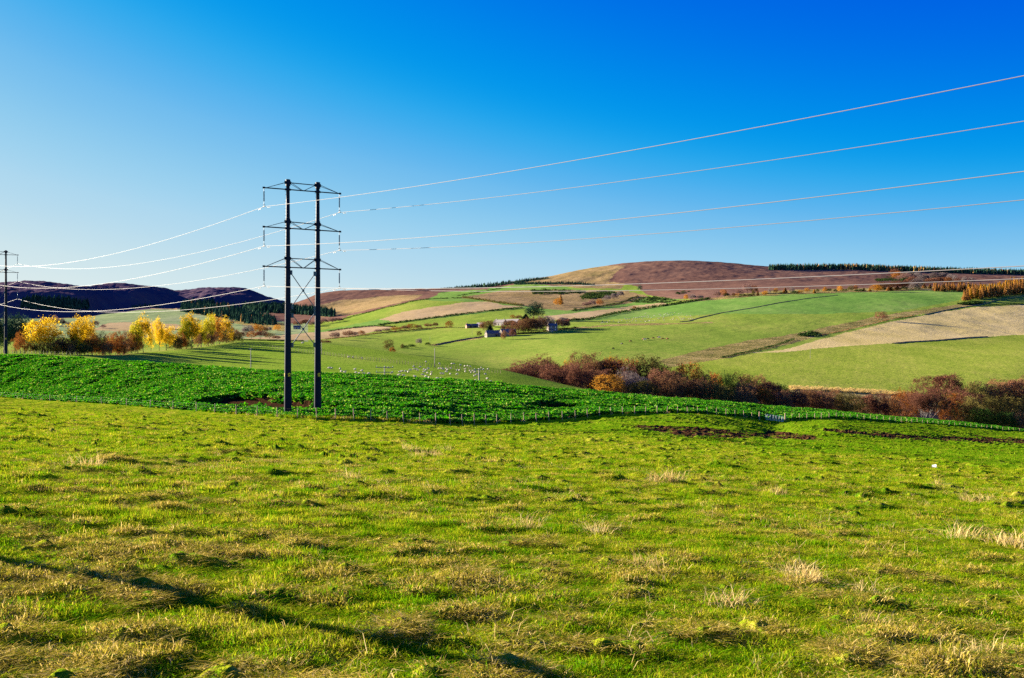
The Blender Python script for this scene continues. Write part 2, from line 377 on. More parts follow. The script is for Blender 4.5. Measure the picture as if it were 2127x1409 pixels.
cls[(sg >= sP) & (cxp < 1040)] = ID['valley_pasture']
cls[(sg >= sQ) & (cxp < 1130)] = ID['hill_pasture']
cls[sg >= sA] = ID['hill_pasture']
cls[(sg >= sA) & (cxp < 640)] = ID['low_meadow']
cls[(sg == sS) & (cYd > cP[0][:-1][None]-7) & (cxp > 180) & (cxp < 492)] = ID['rough_grass']
cls[(sg >= sG) & (cxp >= 560)] = ID['moorland']
cls[sg >= sM] = ID['distant_hill']
far_ok = (sg >= sA) & (sg < sM)
def zone(nm, poly, ok=None):
    k = inpoly(jx, jy, poly) & (far_ok if ok is None else ok); cls[k] = ID[nm]
zone('upper_pasture', [(640,690),(690,683),(787,664),(900,640),(1060,630),(1180,640),(1330,640),(1450,622),(1600,610),(1780,604),(2005,598),(2060,602),(2060,612),(1990,625),(1860,648),(1700,652),(1500,652),(1280,664),(1180,668),(1090,640),(787,676),(690,696)])
zone('upper_pasture', [(880,622),(905,608),(1010,601),(1060,592),(1100,589),(1200,600),(1320,616),(1420,622),(1330,642),(1180,655),(1089,638),(1000,628),(900,625)])
zone('heath_grass', [(955,619),(1040,604),(1160,602),(1300,604),(1350,616),(1310,630),(1180,645),(1110,640),(1060,630),(1000,622)])
zone('moorland', [(540,560),(540,655),(600,672),(690,668),(711,661),(774,646),(853,626),(888,621),(905,615),(914,606),(1000,601),(1010,560)])
zone('heath_grass', [(640,640),(700,625),(800,615),(880,612),(860,622),(774,642),(711,656),(670,660)])
zone('heath_grass', [(1060,590),(1131,577),(1200,560),(1255,552),(1300,552),(1275,570),(1263,585),(1300,590),(1290,600),(1200,598),(1131,590)])
zone('moorland', [(1300,545),(1300,586),(1326,597),(1342,612),(1395,620),(1460,621),(1500,617),(1560,608),(1650,602),(1780,600),(1880,597),(2000,594),(2140,588),(3100,588),(3100,540)])
zone('moorland', [(1330,596),(1342,612),(1395,621),(1460,622),(1520,616),(1560,608),(1500,590)])
zone('rough_grass', [(1380,626),(1460,621),(1500,617),(1560,608),(1650,602),(1780,600),(1880,597),(2000,594),(2127,588),(2127,600),(2005,602),(1880,605),(1780,607),(1650,611),(1560,616),(1460,626)])
zone('tan_pasture', [(787,665),(838,648),(914,635),(965,628),(1015,627),(1041,633),(1089,637),(1041,642),(965,652),(888,661),(825,669)])
zone('tan_pasture', [(480,706),(570,698),(590,696),(627,693),(666,690),(740,680),(774,677.5),(822,679),(782,688),(736,698),(676,704),(614,708),(578,706)])
zone('tan_pasture', [(1129,657),(1184,652),(1263,643),(1316,635),(1374,629),(1390,632),(1342,641),(1263,652),(1226,662),(1174,667),(1140,664)])
zone('heath_grass', [(1250,629),(1310,616),(1326,616),(1289,630),(1253,636)])
zone('stubble_field', [(1560,733),(1630,722),(1706,700),(1795,676),(1854,662),(1942,650),(2031,638),(2127,633.5),(3100,600),(3100,690),(2127,695.5),(1942,707),(1854,713),(1736,721),(1630,731),(1540,742)])
zone('rough_grass', [(1368,750),(1447,729),(1560,707),(1618,699),(1736,676),(1810,660),(1869,650),(1957,638),(2016,629),(2044,633),(1942,649),(1854,661),(1795,676),(1706,700),(1630,722),(1560,732),(1500,746),(1389,763)])
zone('rough_grass', [(890,716),(1000,699),(1000,704),(905,718)])
zone('yellow_pasture', [(1389,763),(1500,746),(1560,733),(1630,731),(1736,721),(1854,713),(1942,707),(2127,695.5),(3100,690),(3100,900),(1100,900),(1380,790)])
zone('hill_pasture', [(1560,731),(1630,718),(1700,699),(1760,686),(1795,677),(1854,663),(1940,650),(1940,652.5),(1854,668),(1795,682),(1706,705),(1640,724),(1580,732)])
zone('rough_grass', [(1190,680),(1300,672.5),(1400,671),(1480,668.5),(1480,671),(1400,674.5),(1300,676.5),(1195,682.5)])
# valley floor on the left
lm = (sg >= sA) & (sg <= sM)
zone('tan_pasture', [(190,686),(225,671),(269,669),(345,672),(440,681),(420,686),(342,686),(240,688)], lm)
zone('tan_pasture', [(188,642),(188,639),(293,637),(370,640),(367,644),(293,641)], lm)
zone('rough_grass', [(370,646),(420,655),(470,668),(540,683),(600,690),(600,675),(500,655),(420,644)], lm)
zone('rough_grass', [(-400,668),(180,661),(190,652),(60,640),(-400,640)], lm)
LUSH = [(930,884),(1020,889),(1100,894),(1400,916),(1700,941),(2127,972),(2500,990),(2500,850),(1900,860),(1269,850),(930,866)]
kz = inpoly(jx+fbm(cX*.15, cYd*.12, 6, 3)*60, jy+fbm(cX*.2, cYd*.1, 7, 3)*16, LUSH) & (sg < sF); cls[kz] = ID['lush_grass']
cls[mud[:-1, :-1] & (sg < sF)] = ID['mud']
cls[cl[:-1, :-1]] = ID['shaded_soil']

G = (.035, .105, .012)
MAT = {}
MAT['pasture'] = field_mat('pasture_turf', [(.18, (.035, .10, .003)), (.40, (.10, .19, .005)), (.60, (.24, .26, .012)), (.82, (.36, .29, .06))], .55, 6.0, w=.45, bstr=.8, bdist=.05, bscale=14)
MAT['mud'] = field_mat('wet_mud', [(.2, (.018, .010, .006)), (.55, (.060, .026, .012)), (.72, (.13, .065, .03)), (.9, (.05, .10, .012))], .8, 3.0, bstr=.9, bdist=.08)
MAT['crop_field'] = field_mat('crop_soil', [(.2, (.008, .06, .002)), (.6, (.02, .13, .004)), (.85, (.04, .17, .006))], .5, 2.0)
MAT['shaded_soil'] = field_mat('shaded_soil', [(.2, (.016, .010, .005)), (.6, (.05, .024, .012)), (.88, (.12, .055, .02))], .8, 4.0, bstr=.8, bdist=.08)  # soil browns, darkened to put the hollow's shade into the colour
MAT['valley_pasture'] = field_mat('valley_turf', [(.15, (.135, .24, .018)), (.5, (.21, .31, .030)), (.85, (.29, .35, .055))], .03, .35, (1, .5, 1), .6, bdist=.3, lines=(8, .6, .12))
MAT['rough_grass'] = field_mat('rough_grass', [(.15, (.08, .09, .02)), (.4, (.20, .17, .05)), (.65, (.36, .27, .10)), (.9, (.46, .36, .16))], .05, .3, bdist=.6, bstr=.9)
MAT['hill_pasture'] = field_mat('hill_turf', [(.12, (.125, .205, .025)), (.45, (.205, .285, .040)), (.7, (.275, .32, .055)), (.92, (.37, .35, .09))], .012, .16, (1, .45, 1), .5, bdist=.5, lines=(9, .5, .07))
MAT['stubble_field'] = field_mat('stubble', [(.12, (.40, .33, .10)), (.5, (.57, .44, .17)), (.88, (.68, .53, .25))], .02, .3, (1, .4, 1), .25, bdist=.4, lines=(6, -.35, .28))
MAT['tan_pasture'] = field_mat('tan_turf', [(.12, (.30, .25, .10)), (.5, (.42, .30, .15)), (.88, (.50, .37, .21))], .012, .12, (1, .4, 1), .25, bdist=.4, lines=(7, .9, .22))
MAT['moorland'] = field_mat('heather', [(.10, (.11, .058, .042)), (.42, (.165, .088, .062)), (.70, (.21, .118, .080)), (.95, (.30, .19, .11))], .006, .05, (1, .6, 1), .3, bdist=1.0, bstr=.6)
MAT['heath_grass'] = field_mat('heath_grass', [(.12, (.13, .12, .04)), (.42, (.25, .175, .075)), (.68, (.34, .24, .11)), (.92, (.21, .11, .07))], .010, .06, bdist=1.2, bstr=.8)
MAT['distant_hill'] = field_mat('distant_heather', [(.15, (.05, .040, .075)), (.45, (.085, .060, .092)), (.7, (.125, .080, .092)), (.92, (.19, .13, .11))], .006, .03, bdist=4, bstr=.8)
MAT['low_meadow'] = field_mat('meadow_turf', [(.15, (.16, .23, .09)), (.5, (.25, .31, .13)), (.85, (.34, .36, .19))], .012, .1, (1, .35, 1), .2, bdist=.5, lines=(14, .3, .22))
MAT['upper_pasture'] = field_mat('upper_turf', [(.15, (.09, .20, .035)), (.5, (.15, .27, .05)), (.85, (.23, .31, .08))], .012, .12, (1, .4, 1), .4, bdist=.5, lines=(10, -.2, .07))

MAT['yellow_pasture'] = field_mat('yellow_turf', [(.12, (.15, .22, .022)), (.42, (.24, .30, .036)), (.65, (.32, .345, .055)), (.9, (.44, .40, .10))], .02, .22, (1, .4, 1), .5, bdist=.5, lines=(7, .35, .05))  # a field of yellower turf than the hill pasture
MAT['lush_grass'] = field_mat('lush_turf', [(.18, (.030, .10, .002)), (.42, (.085, .20, .004)), (.62, (.18, .26, .008)), (.85, (.32, .29, .03))], .5, 4.0, bstr=.8, bdist=.06, bscale=8)
P3 = np.stack([GX, GY, GZ], -1)
dx_ = np.gradient(P3, axis=1); dy_ = np.gradient(P3, axis=0)
NRM = np.cross(dx_, dy_); NRM /= np.linalg.norm(NRM, axis=2)[..., None]+1e-12
P3f = P3.reshape(-1, 3); NRMf = NRM.reshape(-1, 3)
ri, ci = np.meshgrid(np.arange(GY.shape[0]-1), np.arange(NC-1), indexing='ij')
quad = np.stack([ri*NC+ci, ri*NC+ci+1, (ri+1)*NC+ci+1, (ri+1)*NC+ci], -1)
for nme in NAMES:
    q = quad[cls == ID[nme]]
    if not len(q): continue
    u, inv = np.unique(q, return_inverse=True)
    me = mesh_from(nme, [P3f[u]], [inv.reshape(-1, 4)], MAT[nme], None, True)
    me.normals_split_custom_set_from_vertices(NRMf[u].astype(np.float32))
    o = link(bpy.data.objects.new(nme, me)); tag(o, kind='structure')
# ------------------------------------------------------------------ power line
M_POLE = plain('dark_pole_paint', (.009, .014, .032), .42, spec=.05, var=.2, scale=1.5)
M_STEEL = plain('galvanised_steel', (.09, .12, .15), .5, .2, var=.2, scale=2)
M_CABLE = plain('aluminium_conductor', (.21, .19, .19), .6, .0, spec=.25, var=.04)
M_INS = plain('insulator_glass', (.16, .20, .26), .25, spec=.6, var=.2)
M_YEL = plain('yellow_sign', (.80, .55, .02), .5, var=.05)
M_BLK = plain('black_print', (.015, .015, .015), .6, var=.1)
Pa = np.array([(548-CX)/FL*119.5, 119.5]); Pb = np.array([(706-CX)/FL*124.5, 124.5])
PBASE = ground(629, 122.0)                                     # foot of the pylon, between the two poles
def arm_pt(x, v):
    """picture point -> point in the upright plane of the cross-arms"""
    u = (x-CX)/FL; d = Pb-Pa
    t = (u*Pa[1]-Pa[0])/(d[0]-u*d[1]); q = Pa+t*d
    return np.array([q[0], q[1], (CY-v)*q[1]/FL])
AP = lambda x, v: arm_pt(x, v)-PBASE
axd = np.append((Pb-Pa)/np.linalg.norm(Pb-Pa), 0); lnd = np.array([axd[1], -axd[0], 0])     # along the arms, along the line (towards us)
pylon = empty('power_pylon', PBASE)
tag(pylon, 'tall dark twin-pole pylon with three crossarms standing in the green crop', 'pylon', 'pylons of the power line')
SX = lambda x, y, z: (x, y, z)
def sign_mesh(nm, parent, centre, facing, rad, w=.32, hh=.42):
    """a curved yellow warning plate strapped on a pole, black triangle with a bolt"""
    mb = MB(); ang = math.atan2(facing[1], facing[0]); n = 7
    def sheet(r, pts_fn, hw, zz0, zz1, cols):
        a = ang+np.linspace(-hw, hw, cols)/r
        V = np.concatenate([np.stack([centre[0]+r*np.cos(a), centre[1]+r*np.sin(a), np.full(cols, centre[2]+z)], -1) for z in (zz0, zz1)])
        i = np.arange(cols-1); return V, np.stack([i, i+1, i+cols+1, i+cols], -1)
    mb.cur = 0; mb.add(*sheet(rad+.012, None, w/2, -hh/2, hh/2, n))
    o = mb.build(nm, [M_YEL], parent)
    # triangle outline and bolt, as a raised print
    pm = MB()
    def P(s, z, e=.018): a = ang+s/rad; return [centre[0]+(rad+e)*math.cos(a), centre[1]+(rad+e)*math.sin(a), centre[2]+z]
    T = [(-.12, -.11), (.12, -.11), (0, .13)]; t = [(-.075, -.085), (.075, -.085), (0, .065)]
    for i in range(3):
        j = (i+1) % 3; pm.add([P(*T[i]), P(*T[j]), P(*t[j]), P(*t[i])], [[0, 1, 2, 3]])
    pm.add([P(.012, .05), P(-.025, -.015), P(.0, -.015), P(.01, -.0)], [[0, 1, 2, 3]])
    pm.add([P(.0, -.015), P(.028, -.012), P(-.012, -.08), P(-.004, -.03)], [[0, 1, 2, 3]])
    pm.add([P(-.11, -.15), P(.11, -.15), P(.11, -.185), P(-.11, -.185)], [[0, 1, 2, 3]])
    pm.build('warning_symbol', [M_BLK], o)
    return o
POLE_PX = [(598, 372, 846), (660, 378, 851)]
levels = [dict(l=(548, 390), r=(706.5, 402.5), cl=(598, 379.7), cr=(660, 385.4)), dict(l=(548, 471.2), r=(706.5, 481.5), cl=(598, 460.9), cr=(660, 466.4)), dict(l=(548, 553.3), r=(706.5, 560.3), cl=(597.7, 536.8), cr=(659.6, 540))]
peg = MB().tubes([[0, 0, 0]], [[-.16, -.02, 0]], [.012], [.012], 5); peg.tubes([[-.16, -.02, -.0]], [[-.16, -.02, .035]], [.012], [.012], 5)
peg_me = mesh_from('step_bolt', peg.v, peg.f, M_STEEL)
cen = []
for (px, vt, vb) in POLE_PX:
    top = AP(px, vt); bot = AP(px-.3, vb+8)
    zt, zb = top[2], bot[2]
    k = lambda z: top+(bot-top)*((zt-z)/(zt-zb))
    mb = MB(); prof = []
    for z in np.linspace(zb, zt-.45, 14): prof.append((.455-.25*(z-zb)/(zt-zb), z))
    prof += [(.26, zt-.44), (.26, zt-.33), (.19, zt-.30), (.08, zt-.05), (.015, zt)]
    Mx = Matrix.Translation((top[0], top[1], 0)); mb.lathe(prof, 20, Mx)
    for zz in (zb+9.0, zb+18): mb.lathe([(.455-.25*(zz-zb)/(zt-zb)+.012, zz-.03), (.455-.25*(zz-zb)/(zt-zb)+.012, zz+.03)], 20, Mx)
    pole = mb.build('pole', [M_POLE], pylon, True)
    rad = lambda z: .455-.25*(z-zb)/(zt-zb)
    for z in np.arange(zb+3.2, zt-1.2, .42):
        b = bpy.data.objects.new('step_bolt', peg_me); link(b, pole); b.location = (top[0]-rad(z)*.98, top[1]-.02, z)
    zs = AP(px, 778.6)[2]
    fc = np.array([top[0]+PBASE[0], top[1]+PBASE[1]]); fc = -fc/np.linalg.norm(fc)
    fc2 = np.array([fc[0]*math.cos(.42)-fc[1]*math.sin(.42), fc[0]*math.sin(.42)+fc[1]*math.cos(.42)])
    sign_mesh('warning_sign', pole, np.array([top[0], top[1], zs]), fc2, rad(zs))
    if px < 620: sign_mesh('warning_sign', pole, np.array([top[0], top[1], zs]), np.array([-.98, -.2]), rad(zs))
    cen.append((top, k))
clamps = []
for L in levels:
    l, r = AP(*L['l']), AP(*L['r']); cl_, cr_ = AP(*L['cl']), AP(*L['cr'])
    mb = MB(); off = lnd*.30
    hs_ = 1.0
    mb.tubes([l, l], [r, r], [.075, .075], [.075, .075], 6)                       # the beam
    for s in (1, -1):
        mb.tubes([l+off*s*.25], [r+off*s*.25], [.05], [.05], 5)
    mb.tubes([cl_+axd*.30], [cr_-axd*.30], [.06], [.06], 6)                      # strut between the poles
    mid = (l+r)/2+axd*.05
    for s in (1, -1):
        o_ = off*s
        mb.tubes([cl_-axd*.25+o_, cr_+axd*.25+o_, cl_+axd*.28+o_, cr_-axd*.28+o_], [l+axd*.25, r-axd*.15, mid-axd*.1+o_*.4, mid+axd*.1+o_*.4], [.032]*4, [.032]*4, 5)
    for c, pl in ((cl_, 0), (cr_, 1)):
        Mx = Matrix.Translation(tuple(c)); mb.lathe([(.27, -.42), (.30, -.40), (.30, .36), (.27, .38)], 12, Mx)
        mb.box(c-axd*.32, (.12, .5, .34)); mb.box(c+axd*.32, (.12, .5, .34))
        bb = (l+(r-l)*np.dot(c-l, axd)/np.dot(r-l, axd)); mb.box(bb, (.62, .62, .2))
    for e in (l, r): mb.box(e, (.24, .28, .2))
    arm = mb.build('crossarm', [M_POLE], pylon)
    for tip, s in ((l+axd*.02, 1), (r-axd*.1, -1)):
        vc = {0: 429.5, 1: 511.5, 2: 594.5} if s == 1 else {0: 441.5, 1: 520.3, 2: 599}
        x = 549 if s == 1 else 705
        zc = AP(x, vc[levels.index(L)])[2]; n = 11
        top_ = tip-np.array([0, 0, .12]); ib = MB()
        ln = top_[2]-zc
        ib.cur = 0; ib.lathe([(.028, -ln), (.028, 0)], 6, Matrix.Translation(tuple(top_)))
        ib.lathe([(.0, -ln+.2), (.15, -ln+.23), (.15, -ln+.25), (.0, -ln+.27)], 10, Matrix.Translation(tuple(top_)))
        prof = []
        for q in range(16):
            z = -.35-(ln-1.0)*q/15; prof += [(.035, z+.05), (.10, z), (.035, z-.04)]
        ib.cur = 1; ib.lathe(prof, 8, Matrix.Translation(tuple(top_)))
        ib.cur = 2; ib.tubes([np.array([tip[0], tip[1], zc])-lnd*.35], [np.array([tip[0], tip[1], zc])+lnd*.35], [.06], [.06], 6)
        ins = ib.build('insulator', [M_STEEL, M_INS, M_CABLE], pylon)
        clamps.append(np.array([tip[0], tip[1], zc])+PBASE)
# crossed bracing below the arms
mb = MB()
def bar(a, b, r=.055): mb.tubes([AP(*a)], [AP(*b)], [r], [r], 6)
for a, b in (((603.5, 566.5), (655, 641)), ((654, 569), (605.6, 637)), ((608, 655.5), (653.5, 716)), ((654.5, 650), (606.5, 716))):
    bar(a, b)
for c in ((630, 604), (630, 683.5)):
    mb.box(AP(*c), (.22, .16, .3))
for c in ((604, 566.5), (654.5, 569), (605.5, 637.5), (655, 641), (606.5, 656), (655, 651), (606.5, 716.5), (653.8, 716.5)): mb.box(AP(*c), (.36, .2, .55))
mb.build('cross_bracing', [M_STEEL], pylon)

# the next pylon down the line: a copy, thing and parts
def copy_tree(o, parent=None):
    c = o.copy(); COL.objects.link(c)
    if parent is not None: c.parent = parent
    for ch in list(o.children): copy_tree(ch, c)
    return c
pyl2 = copy_tree(pylon)
YAW = math.radians(-14.0)
rp = AP(659.5, 846); rp2 = np.array([rp[0]*math.cos(YAW)-rp[1]*math.sin(YAW), rp[0]*math.sin(YAW)+rp[1]*math.cos(YAW), rp[2]])
g2 = ground(12.0, 268.0); g2z = -(732-CY)*268/FL
pyl2.location = (g2[0]-rp2[0], g2[1]-rp2[1], g2z-rp2[2]-.35); pyl2.rotation_euler = (0, 0, YAW)
pyl2['label'] = 'distant twin-pole pylon at the left edge of the photo, before dark evergreens'
L2 = np.array(pyl2.location)
def to2(p):
    q = p-PBASE; return L2+np.array([q[0]*math.cos(YAW)-q[1]*math.sin(YAW), q[0]*math.sin(YAW)+q[1]*math.cos(YAW), q[2]])
# conductors: each hangs from the far pylon, over the near one and on past the camera
# clamps: top-left, top-right, middle-left, middle-right, bottom-left, bottom-right
RIGHT = [[(1200,332.4),(1500,278.3),(1927,197.5),(2127,157.3)], [(1200,388.8),(1500,348.2),(2127,252)], [(1200,464.5),(1500,432.3),(2127,356.5)], [(1200,497.4),(1500,474.2),(2127,415.5)], [(900,600),(1300,589.5),(1560,581.5),(1850,567.8),(2127,552.5)], [(900,605),(1200,604),(1560,599),(1850,590),(2127,578.5)]]
LEFT = [[(336,500),(171,543),(98,550)], [(501,500),(367,534),(171,558.7),(90,558)], [(520,520.8),(318,571),(178,594)], [(520,562),(318,594),(196,602),(122,600)], [(520,600),(367,629.6),(220,645.5),(122,647)], [(520,627),(367,644),(244,649),(171,647)]]
EDGEY = {0: 49.6, 1: 59.9}
WL = ['upper', 'middle', 'lower']
for i, cpt in enumerate(clamps):
    side = i % 2
    ye = EDGEY[side]; e = np.array([(2127-CX)/FL*ye, ye]); a = cpt[:2]; d = e-a
    def on(x, v, a=a, d=d):
        u = (x-CX)/FL; t = (u*a[1]-a[0])/(d[0]-u*d[1]); y = a[1]+t*d[1]; return t, (CY-v)*y/FL
    tz = np.array([on(x, v) for x, v in RIGHT[i]])
    A = np.stack([tz[:, 0], tz[:, 0]**2], 1); k, *_ = np.linalg.lstsq(A, tz[:, 1]-cpt[2], rcond=None)
    tt = np.linspace(0, 2.35, 70); Pr = np.stack([a[0]+tt*d[0], a[1]+tt*d[1], cpt[2]+k[0]*tt+k[1]*tt**2], -1)
    f = to2(cpt); d2 = f[:2]-a
    ts, need = [], []
    for x, v in LEFT[i]:
        u = (x-CX)/FL; t = (u*a[1]-a[0])/(d2[0]-u*d2[1]); y = a[1]+t*d2[1]
        if .02 < t < .97: ts.append(4*t*(1-t)); need.append((cpt[2]+(f[2]-cpt[2])*t)-(CY-v)*y/FL)
    ts, need = np.array(ts), np.array(need); sag = float((ts*need).sum()/(ts*ts).sum())
    tl = np.linspace(1, 0, 60)[:-1]; Pl = np.stack([a[0]+tl*d2[0], a[1]+tl*d2[1], cpt[2]+(f[2]-cpt[2])*tl-4*sag*tl*(1-tl)], -1)
    # a short run beyond the far pylon
    te = np.linspace(.25, 0, 12)[:-1]; Pe = np.stack([f[0]+te*d2[0], f[1]+te*d2[1], f[2]+te*(f[2]-cpt[2])-4*sag*te*(1-te)-.0*te], -1)
    P = np.concatenate([Pe, Pl, Pr])
    c0 = P[0].copy(); wm = MB().path(P-c0, .025, 6)
    wo = wm.build('power_cable', [M_CABLE], None, True); wo.location = c0
    tag(wo, 'bright aluminium power cable hung from the %s end of the %s crossarm' % (['left', 'right'][side], WL[i//2]), 'power cable', 'cables of the power line')
    # vibration dampers either side of the clamp
    for j_, dr in ((1, Pr[1]-Pr[0]), (0, Pl[-1]-Pr[0])):
        dm = MB(); dr = dr/np.linalg.norm(dr); c = cpt+dr*1.25-np.array([0, 0, .14])
        dm.tubes([c-dr*.22, c-dr*.3, c+dr*.14], [c+dr*.22, c-dr*.14, c+dr*.3], [.012, .06, .06], [.012, .06, .06], 5)
        dm.tubes([c], [c+np.array([0, 0, .14])], [.02], [.02], 5)
        dm.v = [v-c0 for v in dm.v]; dm.build('vibration_damper', [M_STEEL], wo)

# ------------------------------------------------------------------ stock fence along the crop
M_WOOD = plain('weathered_timber', (.36, .24, .14), .8, var=.35, scale=6, bstr=.4)
M_WIRE = plain('fence_wire', (.05, .05, .05), .6, .0, var=.1)
def post_mesh(hh=1.2, r=.055, seed=0):
    mb = MB(); mb.lathe([(r, -.3), (r, hh-.01), (r*.93, hh), (.0, hh+.012)], 8); return mesh_from('post', mb.v, mb.f, M_WOOD, None, True)
pm1, pm2 = post_mesh(1.18, .06), post_mesh(1.45, .12)
known = [48,104,159,211,263,312,360,408,446,491,534,576,618,658,697,735,770,804,838,872,905,935,960,985,1009,1032,1061,1088,1114,1140,1168,1195,1220,1245,1269,1293,1318,1341,1365,1386,1407,1428,1449,1469,1488,1508,1527,1545,1562]
known2 = [1645,1661,1676,1692,1706,1722,1737,1752,1766,1781,1795,1808,1822,1835,1848,1860,1872,1883,1894,1905,1916,1927,1938,1949,1960,1972,1983,1994,2005,2017,2028,2039,2050,2060,2071,2083,2095,2106,2118]
def fence(name, pxs, yfn, label, mesh, nw, hmax, ends=(), group=None, off=0.0, wr=.0028, net=False):
    pts = [ground(x, yfn(x)+off) for x in pxs]; c = pts[len(pts)//2]
    root = empty(name, c); tag(root, label, 'fence', group)
    for i, p in enumerate(pts):
        o = bpy.data.objects.new('post', pm2 if i in ends else mesh); link(o, root); o.location = p-c
        o.rotation_euler = (R.uniform(-.05, .05), R.uniform(-.05, .05), R.uniform(0, 6)); s = R.uniform(.94, 1.06); o.scale = (1, 1, s)
    mb = MB()
    for k in range(nw):
        z = hmax*(k+1)/nw-.04
        P = np.array(pts)-c; P[:, 2] += z
        mb.path(P, wr, 4)
    mb.build('wire', [M_WIRE], root)
    return root
fy = lambda x: YF(x)+.0
fence('stock_fence', [-4]+known+[1577], fy, 'timber post and wire stock fence between the pasture and the crop, left of the gate', pm1, 3, 1.05, ends=(50,), group='stock fences beside the crop')
fence('stock_fence', [1631]+known2, fy, 'timber post and wire stock fence right of the gate, running down to the brown trees', pm1, 3, 1.05, ends=(0,), group='stock fences beside the crop')
ga, gb = ground(1590, YF(1590)), ground(1627, YF(1627)-.4)
gate = empty('metal_gate', ga); tag(gate, 'pale galvanised metal field gate with upright bars in the stock fence', 'gate')
dg = gb-ga; Lg = np.linalg.norm(dg); dg = dg/Lg
mb = MB()
for z in (.12, 1.12): mb.tubes([np.array([0, 0, z])], [dg*Lg+np.array([0, 0, z])], [.028], [.028], 6)
for t in (0, 1): mb.tubes([dg*Lg*t+np.array([0, 0, .1])], [dg*Lg*t+np.array([0, 0, 1.14])], [.03], [.03], 6)
M_GATE = plain('galvanised_gate', (.75, .74, .74), .55, .0, var=.15)
mb.build('frame', [M_GATE], gate)
for z in (.3, .5, .72, .92): MB().tubes([np.array([0, 0, z])], [dg*Lg+np.array([0, 0, z])], [.016], [.016], 5).build('rail', [M_GATE], gate)
for k in range(6):
    t = .08+.84*k/5; b = dg*Lg*t; MB().tubes([b+np.array([-.02, -.03, .08])], [b+np.array([.05, -.03, 1.14])], [.05], [.05], 6).build('bar', [M_GATE], gate)
# a tall pole to the left of the view, known from its shadow
gp = np.array([-9.6, 12.4, 0]); gp[2] = np.interp(12.4, GY[:, 2], GZ[:, 2])-.0
gp[2] = -1.6-.08*gp[1]-.054*gp[0]
mb = MB(); mb.lathe([(.12, -.4), (.085, 6.6), (.0, 6.63)], 10); tp = mb.build('timber_pole', [M_WOOD], None, True); tp.location = gp
tag(tp, 'round timber pole just left of the view, casting the long shadow over the foreground grass', 'pole')

# upturned white bucket in the pasture
M_BKT = plain('white_plastic', (.5, .48, .48), .4, var=.05)
gq = hit(1940.5, 972.5)
bk = empty('white_bucket', gq); bk.scale = (.62,)*3; tag(bk, 'white plastic bucket lying on its side in the grass, mouth to the right', 'bucket')
mb = MB(); mb.lathe([(0, -.005), (.115, 0), (.12, .01), (.15, .36), (.158, .36), (.158, .385), (.142, .385), (.138, .34), (.108, .03), (0, .025)], 20, Matrix.Rotation(math.radians(84), 4, 'Y'))
b_ = mb.build('shell', [M_BKT], bk, True); b_.location = (-.19, 0, .16); b_.rotation_euler = (0, 0, -.5)
hm = MB(); a = np.linspace(0, math.pi, 12); hm.path(np.stack([.20+.12*np.sin(a), .155*np.cos(a)*1.0, .14-.12*np.sin(a)], -1), .006, 5)
h_ = hm.build('handle', [M_STEEL], bk, True); h_.location = (-.03, -.08, .0); h_.rotation_euler = (0, 0, -.5)
# ------------------------------------------------------------------ scattering (ground cover only)
def scatter(name, P, rot, scl, pid, protos, label=None):
    me = bpy.data.meshes.new(name); me.vertices.add(len(P)); me.vertices.foreach_set('co', np.asarray(P, np.float32).ravel())
    a = me.attributes.new('rot', 'FLOAT_VECTOR', 'POINT'); a.data.foreach_set('vector', np.asarray(rot, np.float32).ravel())
    a = me.attributes.new('scl', 'FLOAT_VECTOR', 'POINT'); a.data.foreach_set('vector', np.asarray(scl, np.float32).ravel())
    a = me.attributes.new('pid', 'INT', 'POINT'); a.data.foreach_set('value', np.asarray(pid, np.int32))
    cl_ = bpy.data.collections.new(name+'_kinds')
    for i, p in enumerate(protos): p.name = name+'_kind_%02d' % i; cl_.objects.link(p)
    ng = bpy.data.node_groups.new(name+'_spread', 'GeometryNodeTree')
    ng.interface.new_socket('Geometry', in_out='INPUT', socket_type='NodeSocketGeometry'); ng.interface.new_socket('Geometry', in_out='OUTPUT', socket_type='NodeSocketGeometry')
    N = ng.nodes; gi, go = N.new('NodeGroupInput'), N.new('NodeGroupOutput'); ip = N.new('GeometryNodeInstanceOnPoints'); ci = N.new('GeometryNodeCollectionInfo')
    ci.inputs['Collection'].default_value = cl_; ci.inputs['Separate Children'].default_value = True; ci.inputs['Reset Children'].default_value = True
    def att(n, t): q = N.new('GeometryNodeInputNamedAttribute'); q.data_type = t; q.inputs['Name'].default_value = n; return [o for o in q.outputs if o.enabled and o.name == 'Attribute'][0]
    L = ng.links.new
    L(gi.outputs[0], ip.inputs['Points']); L(ci.outputs[0], ip.inputs['Instance']); ip.inputs['Pick Instance'].default_value = True
    L(att('pid', 'INT'), ip.inputs['Instance Index'])
    e2r = N.new('FunctionNodeEulerToRotation'); L(att('rot', 'FLOAT_VECTOR'), e2r.inputs[0]); L(e2r.outputs[0], ip.inputs['Rotation']); L(att('scl', 'FLOAT_VECTOR'), ip.inputs['Scale'])
    L(ip.outputs[0], go.inputs[0])
    o = link(bpy.data.objects.new(name, me)); md = o.modifiers.new('spread', 'NODES'); md.node_group = ng
    tag(o, label, kind='stuff'); return o

